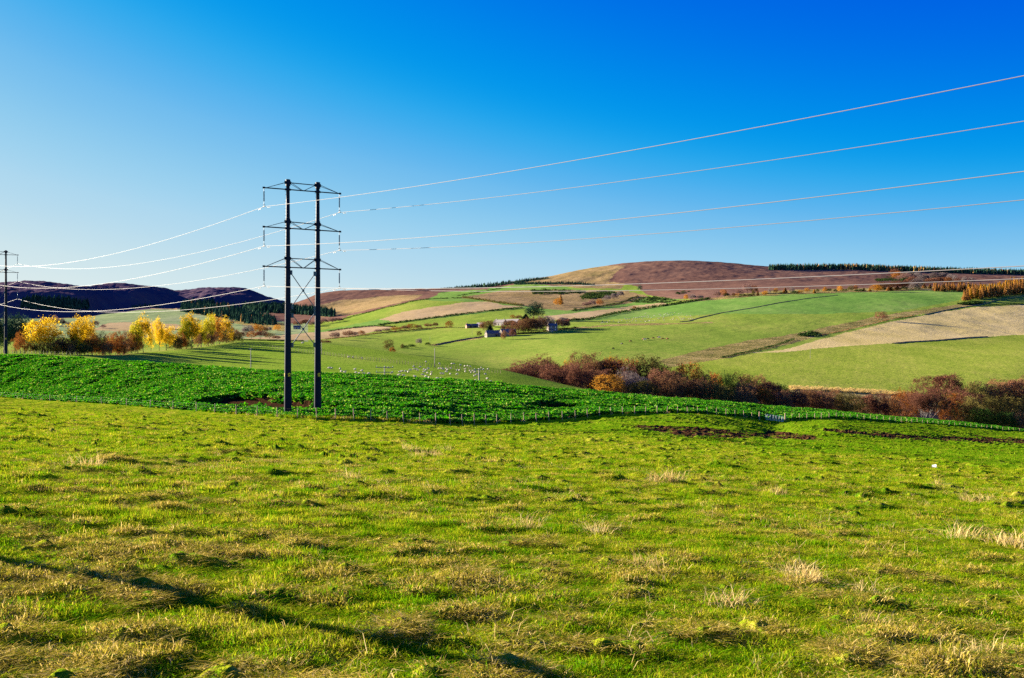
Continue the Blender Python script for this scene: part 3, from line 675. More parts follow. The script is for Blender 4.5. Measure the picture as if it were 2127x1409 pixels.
def blades(n, rad, hmin, hmax, wid, lean, rs, droop=.4, wander=.5):
    """a tuft of n grass blades, each two bent quads"""
    a = rs.rand(n)*6.283; r = rad*np.sqrt(rs.rand(n)); b = np.stack([r*np.cos(a), r*np.sin(a), np.full(n, -.01)], -1)
    hh = hmin+(hmax-hmin)*rs.rand(n)**1.3; d = rs.rand(n)*6.283; l = lean*(.3+rs.rand(n))
    D = np.stack([np.cos(d), np.sin(d), 0*d], -1)+b/rad*.6; S = np.stack([-np.sin(d+rs.randn(n)*wander), np.cos(d), 0*d], -1); S /= np.linalg.norm(S, axis=1)[:, None]
    w = wid*(.6+.8*rs.rand(n)); z = np.array([0, 0, 1.])
    p1 = b+z*hh[:, None]*.55+D*(hh*l*.35)[:, None]; p2 = b+z*(hh*(1-droop*l))[:, None]+D*(hh*l)[:, None]
    sw = S*w[:, None]*.5
    V = np.stack([b-sw, b+sw, p1+sw*.8, p1-sw*.8, p2+sw*.15, p2-sw*.15], 1).reshape(-1, 3)
    i = np.arange(n)*6; return V, np.concatenate([np.stack([i, i+1, i+2, i+3], -1), np.stack([i+3, i+2, i+4, i+5], -1)])
def proto(name, parts, mats):
    mb = MB()
    for k, (V, Fq) in enumerate(parts): mb.cur = k if len(mats) > 1 else 0; mb.add(V, Fq)
    return mb.build(name, mats, linked=False)
rs = np.random.RandomState(3)
M_GRASS = leaf_mat('grass_blade', [(.08, (.040, .16, .002)), (.36, (.115, .27, .003)), (.55, (.28, .35, .005)), (.72, (.45, .39, .025)), (.95, (.58, .44, .15))], .42, 0, (1.1, .72))
M_LUSH = leaf_mat('lush_blade', [(.08, (.025, .12, .002)), (.36, (.08, .23, .003)), (.58, (.19, .31, .005)), (.95, (.42, .38, .04))], .42, 0, (.8, .6))
M_DRY = leaf_mat('dry_grass', [(.1, (.44, .31, .09)), (.5, (.66, .48, .17)), (.9, (.80, .62, .28))], .3)
# --- pasture grass
M_THATCH = leaf_mat('straw_grass', [(.1, (.13, .16, .012)), (.4, (.36, .30, .020)), (.7, (.58, .43, .075)), (.95, (.76, .57, .20))], .35)
tufts = [proto('t', [blades(64, .14, .018, .050, .0055, 1.1, rs)], [M_GRASS]) for _ in range(5)] + [proto('t', [blades(56, .13, .03, .085, .0055, 1.0, rs)], [M_GRASS]) for _ in range(3)] + [proto('t', [blades(58, .14, .018, .060, .0055, 1.5, rs, .55, .9)], [M_THATCH]) for _ in range(3)] + [proto('t', [blades(60, .14, .03, .085, .006, .9, rs)], [M_LUSH]) for _ in range(3)]
def spread(n, y0, y1, um=.60, ux=0):
    """even density per square metre between two distances"""
    y = np.sqrt(R.rand(n)*(y1**2-y0**2)+y0**2); u = (R.rand(n)*2-1)*um; return u, y
def land(u, Y):
    x = CX+FL*u; c = np.clip(np.searchsorted(xs, x)-1, 0, NC-2)
    out = np.zeros_like(Y)
    o = np.argsort(c, kind='stable'); cs = c[o]; st = np.concatenate([[0], np.where(np.diff(cs))[0]+1, [len(cs)]])
    for a, b in zip(st[:-1], st[1:]):
        k = o[a:b]; q = cs[a]; f = (x[k]-xs[q])/(xs[q+1]-xs[q])
        out[k] = (1-f)*np.interp(Y[k], GY[:, q], GZ[:, q]) + f*np.interp(Y[k], GY[:, q+1], GZ[:, q+1])
    return np.stack([u*Y, Y, out], -1)
us, ys, sc = [], [], []
for n, y0, y1, s, um_ in ((16000, 3.6, 8, 1.0, .88), (34000, 8, 16, 1.1, .80), (36000, 16, 32, 1.4, .68), (32000, 32, 62, 2.1, .64), (30000, 62, 130, 2.6, .60), (26000, 125, 340, 3.2, .60)):
    u, y = spread(n, y0, y1, um_); us.append(u); ys.append(y); sc.append(np.full(n, s))
u, y, s = np.concatenate(us), np.concatenate(ys), np.concatenate(sc)
xp = CX+FL*u; keep = y < np.interp(xp, xs, cF[0])-.3
u, y, s, xp = u[keep], y[keep], s[keep], xp[keep]
P = land(u, y); vv = CY-FL*P[:, 2]/y
inm = np.zeros(len(u), bool)
for p in MUD: inm |= inpoly(xp, vv, p)
k = ~inm | (R.rand(len(u)) < .16); P, s, u, y = P[k], s[k], u[k], y[k]
n = len(P); hvar = .75+.7*fbm(P[:, 0]*.6, P[:, 1]*.6, 201, 2)+2.6*fbm(P[:, 0]*2.7, P[:, 1]*3.3, 203, 2); hvar = np.clip(hvar, .25, 2.3)
pid = np.where(fbm(P[:, 0]*.5, P[:, 1]*.7, 207, 2)+.25*R.randn(n) > .22, R.randint(5, 8, n), R.randint(0, 5, n))
lump = np.clip(fbm(P[:, 0]*2.5, P[:, 1]*3.3, 31, 3)-.06, 0, None)*1.8+np.clip(fbm(P[:, 0]*.9, P[:, 1]*1.3, 21, 3)-.05, 0, None)+.7*np.clip(fbm(P[:, 0]*4.6, P[:, 1]*5.6, 37, 2)-.12, 0, None)+.55*fbm(P[:, 0]*.25, P[:, 1]*.3, 211, 3)
pid = np.where(lump*(.6+.9*np.exp(-P[:, 1]/14))+.14*R.randn(n) > .60, R.randint(8, 11, n), pid)
lu = inpoly(CX+FL*P[:, 0]/P[:, 1]+fbm(P[:, 0]*.15, P[:, 1]*.12, 6, 3)*60, CY-FL*P[:, 2]/P[:, 1]+fbm(P[:, 0]*.2, P[:, 1]*.1, 7, 3)*16+R.randn(n)*5, LUSH); pid = np.where(lu & (R.rand(n) < .8), R.randint(11, 14, n), pid)
hs_ = s*hvar*R.uniform(.8, 1.2, n); hs_ = np.where(s > 2, hs_*.72, hs_*.80)
scatter('grass', P, np.stack([R.randn(n)*.12, R.randn(n)*.12, R.rand(n)*6.283], -1), np.stack([s*1.05, s*1.05, hs_], -1), pid, tufts, 'short grazed pasture grass in green and straw yellow')
# --- dry stalks and bleached tussocks
stalks = [proto('s', [blades(9, .22, .10, .24, .005, 1.3, rs, .45, 1.5)], [M_DRY]) for _ in range(4)] + [proto('s', [blades(70, .20, .12, .32, .007, 1.1, rs, .45)], [M_DRY]) for _ in range(3)]
u, y = spread(2600, 6.0, 32, .58); xp = CX+FL*u
w_ = fbm(u*y*.35, y*.35, 301, 3)+.32*(xp-700)/1300*.6
k = w_+.15*R.randn(len(u)) > .27; u, y = u[k], y[k]; P = land(u, y); n = len(P); pid = R.randint(0, 4, n); sz = R.uniform(.55, 1.05, n)
pts = [(1500,1262,.9),(1530,1262,.8),(1655,1200,.9),(1690,1212,.9),(1672,1205,.9),(2035,1045,1.4),(2010,1042,1.2),(2015,1118,1.3),(1990,1122,1.2),(2105,1130,1.3),(2120,1140,1.4),(2080,1135,1.1),(1380,1000,1.5),(1400,998,1.6),(1365,1002,1.4),(1620,1030,1.3),(870,950,1.4),(900,948,1.6),(925,937,1.5),(850,935,1.5),(1800,1240,.8),(1820,1300,.7),(2050,1360,.6),(180,972,1.6),(730,995,1.2),(1950,1010,1.3),(1240,1110,.9),(1090,1100,1.1),(1340,1180,.8)]
Q = np.array([hit(a, b) for a, b, c in pts]); P = np.concatenate([P, Q]); pid = np.concatenate([pid, R.randint(4, 7, len(Q))]); sz = np.concatenate([sz, [c*1.05 for a, b, c in pts]]); n = len(P)
scatter('dry_grass', P, np.stack([R.randn(n)*.15, R.randn(n)*.15, R.rand(n)*6.283], -1), np.repeat(sz[:, None], 3, 1), pid, stalks, 'bleached dry grass stalks and tussocks standing in the pasture')
# --- the leafy crop
M_CROP = leaf_mat('crop_leaf', [(.1, (.014, .13, .001)), (.4, (.035, .25, .001)), (.68, (.085, .34, .002)), (.88, (.20, .42, .004)), (.985, (.40, .50, .08))], .45, .012, (.8, .18), .55)
def rosette(nl, rs, H=.5, Rr=.34):
    Vs, Fs, nv = [], [], 0
    for i in range(nl):
        a = rs.rand()*6.283; el = rs.uniform(.35, 1.25); L = H*rs.uniform(.7, 1.15); w = rs.uniform(.055, .11); d = np.array([math.cos(a), math.sin(a), 0]); sd = np.array([-d[1], d[0], 0]); z = np.array([0, 0, 1.])
        b = d*rs.uniform(0, .14); p1 = b+d*L*.35*math.cos(el)+z*L*.55*math.sin(el); p2 = b+d*L*.72*math.cos(el*.8)+z*L*.92*math.sin(el); p3 = p2+d*L*.38+z*L*rs.uniform(-.25, .15)
        tw = z*rs.uniform(-.08, .08)
        V = np.array([b-sd*.012, b+sd*.012, p1+sd*w*.55+tw, p1-sd*w*.55-tw, p2+sd*w+z*.05+tw, p2-sd*w+z*.05-tw, p3+sd*w*.35, p3-sd*w*.35])
        Vs.append(V); Fs.append(np.array([[0, 1, 2, 3], [3, 2, 4, 5], [5, 4, 6, 7]])+nv); nv += 8
    return np.concatenate(Vs), np.concatenate(Fs)
ros = [proto('r', [rosette(22, rs)], [M_CROP]) for _ in range(7)]
n0 = 90000; y = np.sqrt(R.rand(n0)*(420**2-112**2)+112**2); u = (R.rand(n0)*2-1)*.57
xp = CX+FL*u; f_, r_ = np.interp(xp, xs, cF[0]), np.interp(xp, xs, cR[0])
n1 = 76000
u = (R.rand(n1)*2-1)*.57; xp = CX+FL*u; f_, r_ = np.interp(xp, xs, cF[0])+.9, np.interp(xp, xs, cR[0])+6
y = np.sqrt(R.rand(n1)*(r_**2-f_**2)+f_**2)
k = R.rand(n1) < (r_**2-f_**2)/26000; u, y, xp = u[k], y[k], xp[k]
c0_ = CY-FL*(np.array([np.interp(1, [0, 1], [0, 1])])*0)/1
P = land(u, y); ci_ = np.clip(np.searchsorted(xs, xp)-1, 0, NC-2)
def in_clear(P):
    x = CX+FL*P[:, 0]/P[:, 1]; out = np.zeros(len(P), bool)
    for i in range(len(P)):
        c = np.clip(np.searchsorted(xs, x[i])-1, 0, NC-2); r = np.searchsorted(GY[:, c], P[i, 1])
        out[i] = cl[min(r, cl.shape[0]-1), c]
    return out
k = ~in_clear(P) | (R.rand(len(P)) < .03); P = P[k]
gap = fbm(P[:, 0]*.16, P[:, 1]*.16, 401, 3); k = R.rand(len(P)) < np.clip(1.05-np.clip(gap-.22, 0, 1)*3, .35, 1); P = P[k]; n = len(P)
hv = np.clip(.85+.8*fbm(P[:, 0]*.25, P[:, 1]*.25, 409, 3), .55, 1.4)*R.uniform(.8, 1.2, n)
scatter('leafy_crop', P, np.stack([R.randn(n)*.1, R.randn(n)*.1, R.rand(n)*6.283], -1), np.stack([hv*1.15, hv*1.15, hv*.95], -1), R.randint(0, 7, n), ros, 'dense bright green leafy fodder crop covering the field behind the fence')
# rank grass and weeds along the fence line
wd = []
for px in list(range(-4, 2125, 3)):
    for q in range(2):
        x = px+R.uniform(-2, 2); wd.append(ground(x, YF(x)+R.uniform(-.1, .8)) if R.rand() < np.interp(x, [300, 480, 560, 880, 940, 2127], [.1, .2, 1, 1, .25, .2]) else np.full(3, np.nan))
wd = np.array(wd); wd = wd[~np.isnan(wd[:, 0])]; n = len(wd); k = R.rand(n) < .75; wd = wd[k]; n = len(wd)
weeds = [proto('w', [blades(34, .25, .15, .55, .022, .7, rs)], [M_GRASS]) for _ in range(3)]+[proto('w', [blades(26, .25, .2, .6, .02, .7, rs)], [M_DRY])]
scatter('rank_grass', wd, np.stack([R.randn(n)*.1, R.randn(n)*.1, R.rand(n)*6.28], -1), np.repeat(R.uniform(.5, 1.15, n)[:, None], 3, 1), R.choice(4, n, p=[.3, .3, .25, .15]), weeds, 'tall uncut grass along the foot of the fence')

# ------------------------------------------------------------------ trees
def skeleton(seed, H, spread_=.62, levels=5, kids=3, stems=1, trunk=.25, up=.25, taper=.62, r0=None, ratio=.72):
    g = np.random.RandomState(seed); r0 = r0 or H*.017
    cur = []
    for s in range(stems):
        a = g.rand()*6.283; ln = 0 if stems == 1 else .30*(.5+g.rand())
        d = np.array([math.cos(a)*ln+g.randn()*.05, math.sin(a)*ln+g.randn()*.05, 1.]); d /= np.linalg.norm(d)
        cur.append((np.array([0, 0, -.15]), d, H*trunk*(.85+.3*g.rand()), r0/math.sqrt(stems)))
    A, B, RA, RB, tips = [], [], [], [], []
    for lv_ in range(levels):
        nxt = []
        for p, d, L, r in cur:
            m_ = p+d*L*.5+g.randn(3)*L*.05; d2 = d+g.randn(3)*.13; d2 /= np.linalg.norm(d2); e = m_+d2*L*.5
            rm, re = r*(1+taper)/2, r*taper*1.08
            A += [p, m_]; B += [m_, e]; RA += [r, rm]; RB += [rm, re]
            if lv_ == levels-1: tips.append((e, d2, L)); continue
            n_ = kids+(g.rand() < .35)
            ph = g.rand()*6.283
            for q in range(n_):
                th = spread_*(.6+.8*g.rand()); az = ph+6.283*q/n_+g.randn()*.35
                if q == 0 and lv_ < 2: th *= .35
                t1 = np.cross(d2, [.3, .2, 1.0] if abs(d2[2]) < .95 else [1., 0, 0]); t1 /= np.linalg.norm(t1); t2 = np.cross(d2, t1)
                nd = d2*math.cos(th)+(t1*math.cos(az)+t2*math.sin(az))*math.sin(th); nd[2] += up*(1 if lv_ else .4); nd /= np.linalg.norm(nd)
                st = e if (q < 2 or lv_ == 0) else m_+(e-m_)*g.rand()
                nxt.append((st, nd, L*ratio*(.8+.4*g.rand()) if lv_ else H*.21*(.8+.4*g.rand()), re*(.95 if q == 0 else .75)))
            if lv_ >= levels-2: tips.append((e, d2, L))
        cur = nxt
    return np.array(A), np.array(B), np.array(RA), np.array(RB), tips
def twigs(tips, per, ln, wid, g, sp=.55):
    P = np.repeat(np.array([t[0] for t in tips]), per, 0); D = np.repeat(np.array([t[1] for t in tips]), per, 0); n = len(P)
    P = P-D*(g.rand(n)*.5)[:, None]*np.repeat([t[2] for t in tips], per)[:, None]
    D = D+g.randn(n, 3)*sp+np.array([0, 0, .15]); D /= np.linalg.norm(D, axis=1)[:, None]; L = ln*(.4+g.rand(n)); S = np.cross(D, g.randn(n, 3)); S /= np.linalg.norm(S, axis=1)[:, None]+1e-9
    m = P+D*L[:, None]*.55+g.randn(n, 3)*.05; e = m+(D+g.randn(n, 3)*.3)*L[:, None]*.45; sw = S*wid*.5
    V = np.stack([P-sw, P+sw, m+sw*.7, m-sw*.7, e+sw*.2, e-sw*.2], 1).reshape(-1, 3); i = np.arange(n)*6
    return V, np.concatenate([np.stack([i, i+1, i+2, i+3], -1), np.stack([i+3, i+2, i+4, i+5], -1)])
def leaves(C, size, g):
    n = len(C); a = g.randn(n, 3); a /= np.linalg.norm(a, axis=1)[:, None]; b = np.cross(a, g.randn(n, 3)); b /= np.linalg.norm(b, axis=1)[:, None]
    s = size*(.6+.8*g.rand(n)); a = a*s[:, None]*.5; b = b*s[:, None]*.36
    V = np.stack([C-a, C+b, C+a, C-b], 1).reshape(-1, 3); return V, np.arange(n*4).reshape(-1, 4)
def leafpts(tips, per, rad, g):
    P = np.repeat(np.array([t[0] for t in tips]), per, 0); return P+g.randn(len(P), 3)*rad*np.repeat(.6+.7*g.rand(len(tips)), per)[:, None]
M_BARK = plain('brown_bark', (.09, .065, .05), .9, var=.3, scale=3)
M_BIRCH = plain('pale_birch_bark', (.24, .20, .185), .7, var=.15, scale=2)
M_GREYB = plain('grey_bark', (.16, .13, .115), .9, var=.3, scale=3)
def crown_mat(nm, lo, mid, hi, tr=.25, patch=(.22, .3)): return leaf_mat(nm, [(.1, lo), (.5, mid), (.9, hi)], tr, 0, patch)
CM = dict(
 purple=crown_mat('purple_twigs', (.075, .030, .020), (.19, .080, .048), (.34, .17, .095)),
 brown=crown_mat('brown_twigs', (.075, .038, .020), (.21, .105, .048), (.36, .20, .09)),
 olive=crown_mat('olive_leaves', (.035, .035, .010), (.10, .085, .022), (.21, .17, .05)),
 rust=crown_mat('rust_leaves', (.12, .04, .010), (.30, .105, .020), (.46, .20, .05)),
 orange=crown_mat('orange_leaves', (.24, .09, .010), (.46, .20, .020), (.62, .34, .05), .35),
 yellow=crown_mat('yellow_leaves', (.30, .18, .006), (.62, .40, .010), (.82, .56, .03), .42),
 lime=crown_mat('yellow_green_leaves', (.12, .15, .008), (.36, .33, .012), (.62, .48, .03), .42),
 green=crown_mat('dark_green_leaves', (.010, .030, .006), (.030, .065, .012), (.07, .12, .025)),
 conifer=crown_mat('conifer_needles', (.012, .036, .024), (.034, .080, .046), (.08, .15, .075), .15),
 grey=crown_mat('grey_twigs', (.10, .075, .07), (.22, .17, .15), (.34, .28, .25)),
 pink=crown_mat('pinkish_twigs', (.14, .075, .065), (.26, .15, .125), (.38, .24, .19)),
 larch=crown_mat('larch_needles', (.30, .16, .05), (.52, .28, .085), (.70, .42, .14)),
 gold=crown_mat('golden_larch_needles', (.44, .24, .03), (.70, .42, .04), (.84, .56, .09)),
 gorse=crown_mat('gorse_leaves', (.012, .030, .008), (.035, .070, .015), (.085, .12, .03), .15))
PROTO = {}
def add_proto(kind, A, B, RA, RB, crown_parts, minr=0.0):
    k = RA > minr; mb = MB(); mb.tubes(A[k], B[k], RA[k], RB[k], 5); tme = mesh_from('trunk', mb.v, mb.f, M_BARK, None, True)
    cb = MB()
    for V, Fq in crown_parts: cb.add(V, Fq)
    cme = mesh_from('crown', cb.v, cb.f, CM['brown'])
    V = np.concatenate(cb.v); q = np.percentile(np.abs(V[:, :2]), 97); PROTO.setdefault(kind, []).append((tme, cme, 2*q, np.percentile(V[:, 2], 99.5)))
def dome(n, rx, rz, cz, g, inner=.33, lob=9, amp=.30, low=-.75):
    """points filling a lumpy crown"""
    L = g.randn(lob, 3); L /= np.linalg.norm(L, axis=1)[:, None]
    D = g.randn(n*2, 3); D /= np.linalg.norm(D, axis=1)[:, None]; D = D[D[:, 2] > low][:n]
    Rm = 1-amp*.7+amp*np.max(np.exp(-((1-D @ L.T)/.13)), axis=1)*1.3
    return D*(Rm*g.rand(len(D))**inner)[:, None]*np.array([rx, rx, rz])+np.array([0, 0, cz])
def outward(C, per, base, ln, wid, g, sp=.5): return twigs([(p, (p-base)/np.linalg.norm(p-base), ln) for p in C], per, ln, wid, g, sp)
def finish(kind, A, B, RA, RB, parts, minr, wd_, hh): 
    add_proto(kind, A, B, RA, RB, parts, minr); t = PROTO[kind][-1]; V_ = np.concatenate([p[0] for p in parts]); PROTO[kind][-1] = (t[0], t[1], 2*np.percentile(np.abs(V_[:, 0]), 96.5), np.percentile(V_[:, 2], 98.5))
for sd in range(5):                                                   # bare spreading trees: masses of fine twigs in a dome
    g = np.random.RandomState(sd+50); A, B, RA, RB, tp_ = skeleton(sd+1, 14, .62, 5, 3, 1 if sd < 3 else 3, .18, .20)
    fine = RA < .05; Vf, Qf = tube_arrays(A[fine], B[fine], RA[fine]*1.2, RB[fine]*1.2, 3)
    C = dome(430, 6.0, 6.3, 8.0, g, .20, 7, .46, -.6)
    finish('bare', A, B, RA, RB, [(Vf, Qf), twigs(tp_, 4, .8, .055, g), outward(C, 8, np.array([0, 0, 2.5]), .75, .06, g, .7), leaves(np.repeat(C, 20, 0)+g.randn(len(C)*20, 3)*.38, .27, g)], .05, 13.2, 15)
for sd in range(4):                                                   # bushy trees holding small leaves
    g = np.random.RandomState(sd+60); A, B, RA, RB, tp_ = skeleton(sd+11, 12, .66, 5, 3, 2, .16, .16)
    C = dome(200, 5.6, 5.8, 6.6, g, .25, 9, .36, -.8)
    finish('bushy', A, B, RA, RB, [twigs(tp_, 4, .95, .05, g), outward(C, 6, np.array([0, 0, 1.5]), 1.0, .05, g), leaves(np.repeat(C, 17, 0)+g.randn(len(C)*17, 3)*.5, .34, g)], .04, 12, 12.9)
for sd in range(5):                                                   # full-leaved aspens
    g = np.random.RandomState(sd+70); A, B, RA, RB, tp_ = skeleton(sd+21, 13, .45, 5, 3, 1, .18, .30)
    C = dome(150, 4.3, 6.0, 8.0, g, .30, 10, .42, -.9)
    finish('leafy', A, B, RA, RB, [leaves(leafpts(tp_, 4, .45, g), .36, g), leaves(np.repeat(C, 30, 0)+g.randn(len(C)*30, 3)*.55, .40, g)], .03, 9.6, 14.4)
for sd in range(3):                                                   # slim saplings, thinly leaved
    g = np.random.RandomState(sd+80); A, B, RA, RB, tp_ = skeleton(sd+31, 9, .42, 4, 3, 2, .26, .40)
    C = dome(90, 2.6, 4.2, 5.2, g, .35, 8, .4, -1)
    finish('sapling', A, B, RA, RB, [outward(C, 8, np.array([0, 0, .8]), .9, .05, g), leaves(np.repeat(C, 15, 0)+g.randn(len(C)*15, 3)*.4, .28, g)], .02, 5.6, 9.6)
for sd in range(4):                                                   # low thicket bushes
    g = np.random.RandomState(sd+90); A, B, RA, RB, tp_ = skeleton(sd+41, 5, .75, 4, 3, 6, .22, .10)
    C = dome(110, 3.0, 2.7, 2.3, g, .28, 8, .4, -.7)
    finish('bush', A, B, RA, RB, [outward(C, 7, np.array([0, 0, .2]), .7, .05, g), leaves(np.repeat(C, 15, 0)+g.randn(len(C)*15, 3)*.35, .28, g)], .03, 6.2, 5.1)
g = np.random.RandomState(98); A, B, RA, RB, tp_ = skeleton(99, 13, .40, 5, 3, 6, .26, .30, r0=.30)
finish('birch', A, B, RA, RB, [twigs(tp_, 12, .9, .045, g), outward(dome(260, 5.6, 5.4, 7.8, g, .12, 8, .3, -.5), 12, np.array([0, 0, 2.5]), .9, .05, g, .7)], .02, 1, 1)
def conifer(seed, H, W, n, drop=.35, bare=.06, size=.55, flat=.5):
    g = np.random.RandomState(seed); z = H*(bare+(1-bare)*g.rand(n)**1.25); a = g.rand(n)*6.283
    tier = .80+.20*np.cos(z*6.283/(H/13)); rmax = W/2*(1-z/H)**.8*tier*(.62+.45*g.rand(n))*(1+.28*np.sin(a*3+z*.9)*np.cos(z*1.3+a)); rr = rmax*np.sqrt(g.rand(n)*.75+.25)
    C = np.stack([rr*np.cos(a), rr*np.sin(a), z-drop*rr], -1); d = np.stack([np.cos(a), np.sin(a), -drop+g.randn(n)*.25], -1); sd = np.stack([-np.sin(a), np.cos(a), g.randn(n)*flat], -1)
    s = size*(.6+.8*g.rand(n))*(1-.45*z/H); V = np.stack([C-d*s[:, None]*.4-sd*s[:, None]*.3, C-d*s[:, None]*.4+sd*s[:, None]*.3, C+d*s[:, None]*.6+sd*s[:, None]*.12, C+d*s[:, None]*.6-sd*s[:, None]*.12], 1).reshape(-1, 3)
    return V, np.arange(4*n).reshape(-1, 4)
def con_proto(kind, seed, H, W, n, **kw):
    V, Q = conifer(seed, H, W, n, **kw); zz = np.linspace(0, H*.97, 6); A = np.stack([0*zz[:-1], 0*zz[:-1], zz[:-1]-.2], -1); B = np.stack([0*zz[1:], 0*zz[1:], zz[1:]-.2], -1); r = H*.016*(1-zz/H*.97)
    add_proto(kind, A, B, r[:-1], r[1:], [(V, Q)])
for sd in range(2): con_proto('conifer', sd+5, 18, 9.0, 3600, size=.95, flat=.9, bare=.03)
for sd in range(3): con_proto('larch', sd+15, 16, 5.2, 1200, size=.8, drop=.1, flat=.8, bare=.10)
def tree(name, label, kind, col, x, vtop, wpx, Y, group=None, bark=None, vbase=None, idx=None, cat='tree'):
    p = ground(x, Y); hpx = (CY-vtop)*Y/FL-p[2]; wm = wpx*Y/FL
    tme, cme, w0, h0 = PROTO[kind][idx if idx is not None else R.randint(len(PROTO[kind]))]
    root = empty(name, p-np.array([0, 0, .1]), R.rand()*6.28); sx = wm/w0; sz = max(hpx, .8)/h0; root.scale = (sx, sx, sz)
    tag(root, label, cat, group)
    for nm, me, mt in (('trunk', tme, bark or M_BARK), ('crown', cme, CM[col] if isinstance(col, str) else col)):
        o = bpy.data.objects.new(nm, me); link(o, root); o.material_slots[0].link = 'OBJECT'; o.material_slots[0].material = mt
    return root
ORD = lambda k: ['first','second','third','fourth','fifth','sixth','seventh','eighth','ninth','tenth','eleventh','twelfth','thirteenth','fourteenth','fifteenth','sixteenth','seventeenth','eighteenth','nineteenth','twentieth'][k] if k < 20 else '%d%s' % (k+1, {1:'st',2:'nd',3:'rd'}.get((k+1) % 10, 'th') if (k+1) % 100 not in (11,12,13) else 'th')
def row(items, name, adj, where, group, cat='tree', yfn=None):
    """a run of trees left to right; labels count along each colour"""
    names = dict(purple='purple-brown bare', brown='brown bare-twigged', olive='olive-brown leafy', rust='rusty red-brown', orange='bright orange', yellow='golden yellow', lime='yellow-green', green='dark green', conifer='dark', grey='pale grey bare', pink='pinkish bare', larch='orange-brown', gold='golden', gorse='dark green')
    items = sorted(items, key=lambda t: t[0]); tot = {}; cnt = {}
    for it in items: tot[it[5]] = tot.get(it[5], 0)+1
    out = []
    for it in items:
        x, vt, wp, Y, kind, col = it[:6]; k = cnt.get(col, 0); cnt[col] = k+1
        lab = ('%s %s %s' % (names[col], adj, where)) if tot[col] == 1 else ('%s %s %s from the left %s' % (ORD(k), names[col], adj, where))
        out.append(tree(it[7] if len(it) > 7 and it[7] else name, lab, kind, col, x, vt, wp, Y, group, it[6] if len(it) > 6 else None, cat=cat))
    return out
# --- the row of autumn trees on the left, along the far side of the crop
yt = lambda x, d=0: YP(x)+d
T1 = [(88,664,59,yt(88,4),'leafy','yellow'),(160,662,40,yt(160,2),'leafy','yellow'),(182,660,34,yt(182,6),'leafy','yellow'),(165,705,25,yt(165,-2),'sapling','yellow'),
 (280,669,31,yt(280),'leafy','lime'),(298,660,34,yt(298,3),'leafy','yellow'),(331,664,23,yt(331,2),'leafy','yellow'),(346,681,33,yt(346),'leafy','yellow'),(387,663,29,yt(387,3),'leafy','lime'),(398,655,39,yt(398),'leafy','yellow'),(418,671,27,yt(418,-2),'leafy','lime'),(433,655,25,yt(433,3),'leafy','lime'),(450,658,25,yt(450),'leafy','orange'),(470,663,27,yt(470),'leafy','yellow'),(313,667,14,yt(313,5),'sapling','yellow')]
row(T1, 'autumn_tree', 'tree', 'in the row beyond the crop', 'trees of the left autumn row')
T2 = [(36,700,20,yt(36,-3),'sapling','rust'),(44,688,20,yt(44,-1),'sapling','rust'),(60,712,22,yt(60,-4),'bush','rust'),(84,708,30,yt(84,-4),'bush','olive'),(108,712,30,yt(108,-4),'bush','olive'),(126,699,24,yt(126),'sapling','brown'),(140,706,26,yt(140,-1),'sapling','rust'),(118,716,18,yt(118,-5),'sapling','orange'),(192,694,24,yt(192,-1),'sapling','orange'),(200,700,26,yt(200,-3),'bush','rust'),(212,690,24,yt(212),'sapling','brown'),(228,694,26,yt(228),'sapling','rust'),(243,689,26,yt(243),'sapling','rust'),(258,688,28,yt(258),'sapling','brown'),(272,691,28,yt(272),'sapling','rust'),(286,698,24,yt(286,-2),'sapling','rust'),(250,712,26,yt(250,-5),'bush','rust'),(222,714,26,yt(222,-5),'bush','brown'),(366,695,20,yt(366),'sapling','brown'),(376,689,22,yt(376),'sapling','rust'),(388,708,26,yt(388,-2),'bush','green'),(410,694,20,yt(410,-2),'sapling','brown'),(428,690,22,yt(428,-2),'sapling','brown'),(440,688,22,yt(440,-1),'sapling','brown'),(456,690,20,yt(456,-1),'sapling','brown'),(480,690,20,yt(480),'bush','olive'),(492,692,22,yt(492,-2),'bush','olive'),(150,716,22,yt(150,-5),'bush','brown'),(180,712,24,yt(180,-5),'bush','olive')]
gT = np.random.RandomState(77)
for x in np.concatenate([np.arange(112, 292, 8), np.arange(362, 392, 8), np.arange(412, 498, 11)]): T2.append((float(x), float(np.interp(x, xs, CY-FL*cP[1]/cP[0]))-gT.uniform(20, 36), gT.uniform(16, 26), yt(x, gT.uniform(-2, 5)), gT.choice(['sapling', 'bush', 'bushy']), gT.choice(['brown', 'rust', 'purple', 'olive'], p=[.4, .25, .2, .15])))
row(T2, 'sapling', 'sapling', 'in the left tree row', 'undergrowth of the left autumn row')
row([(-14,664,44,yt(0,14),'leafy','conifer'),(8,660,40,yt(8,18),'leafy','conifer'),(30,657,46,yt(30,16),'leafy','conifer'),(52,663,38,yt(52,20),'leafy','conifer')], 'evergreen_tree', 'evergreen', 'behind the distant pylon', 'evergreens at the left edge')
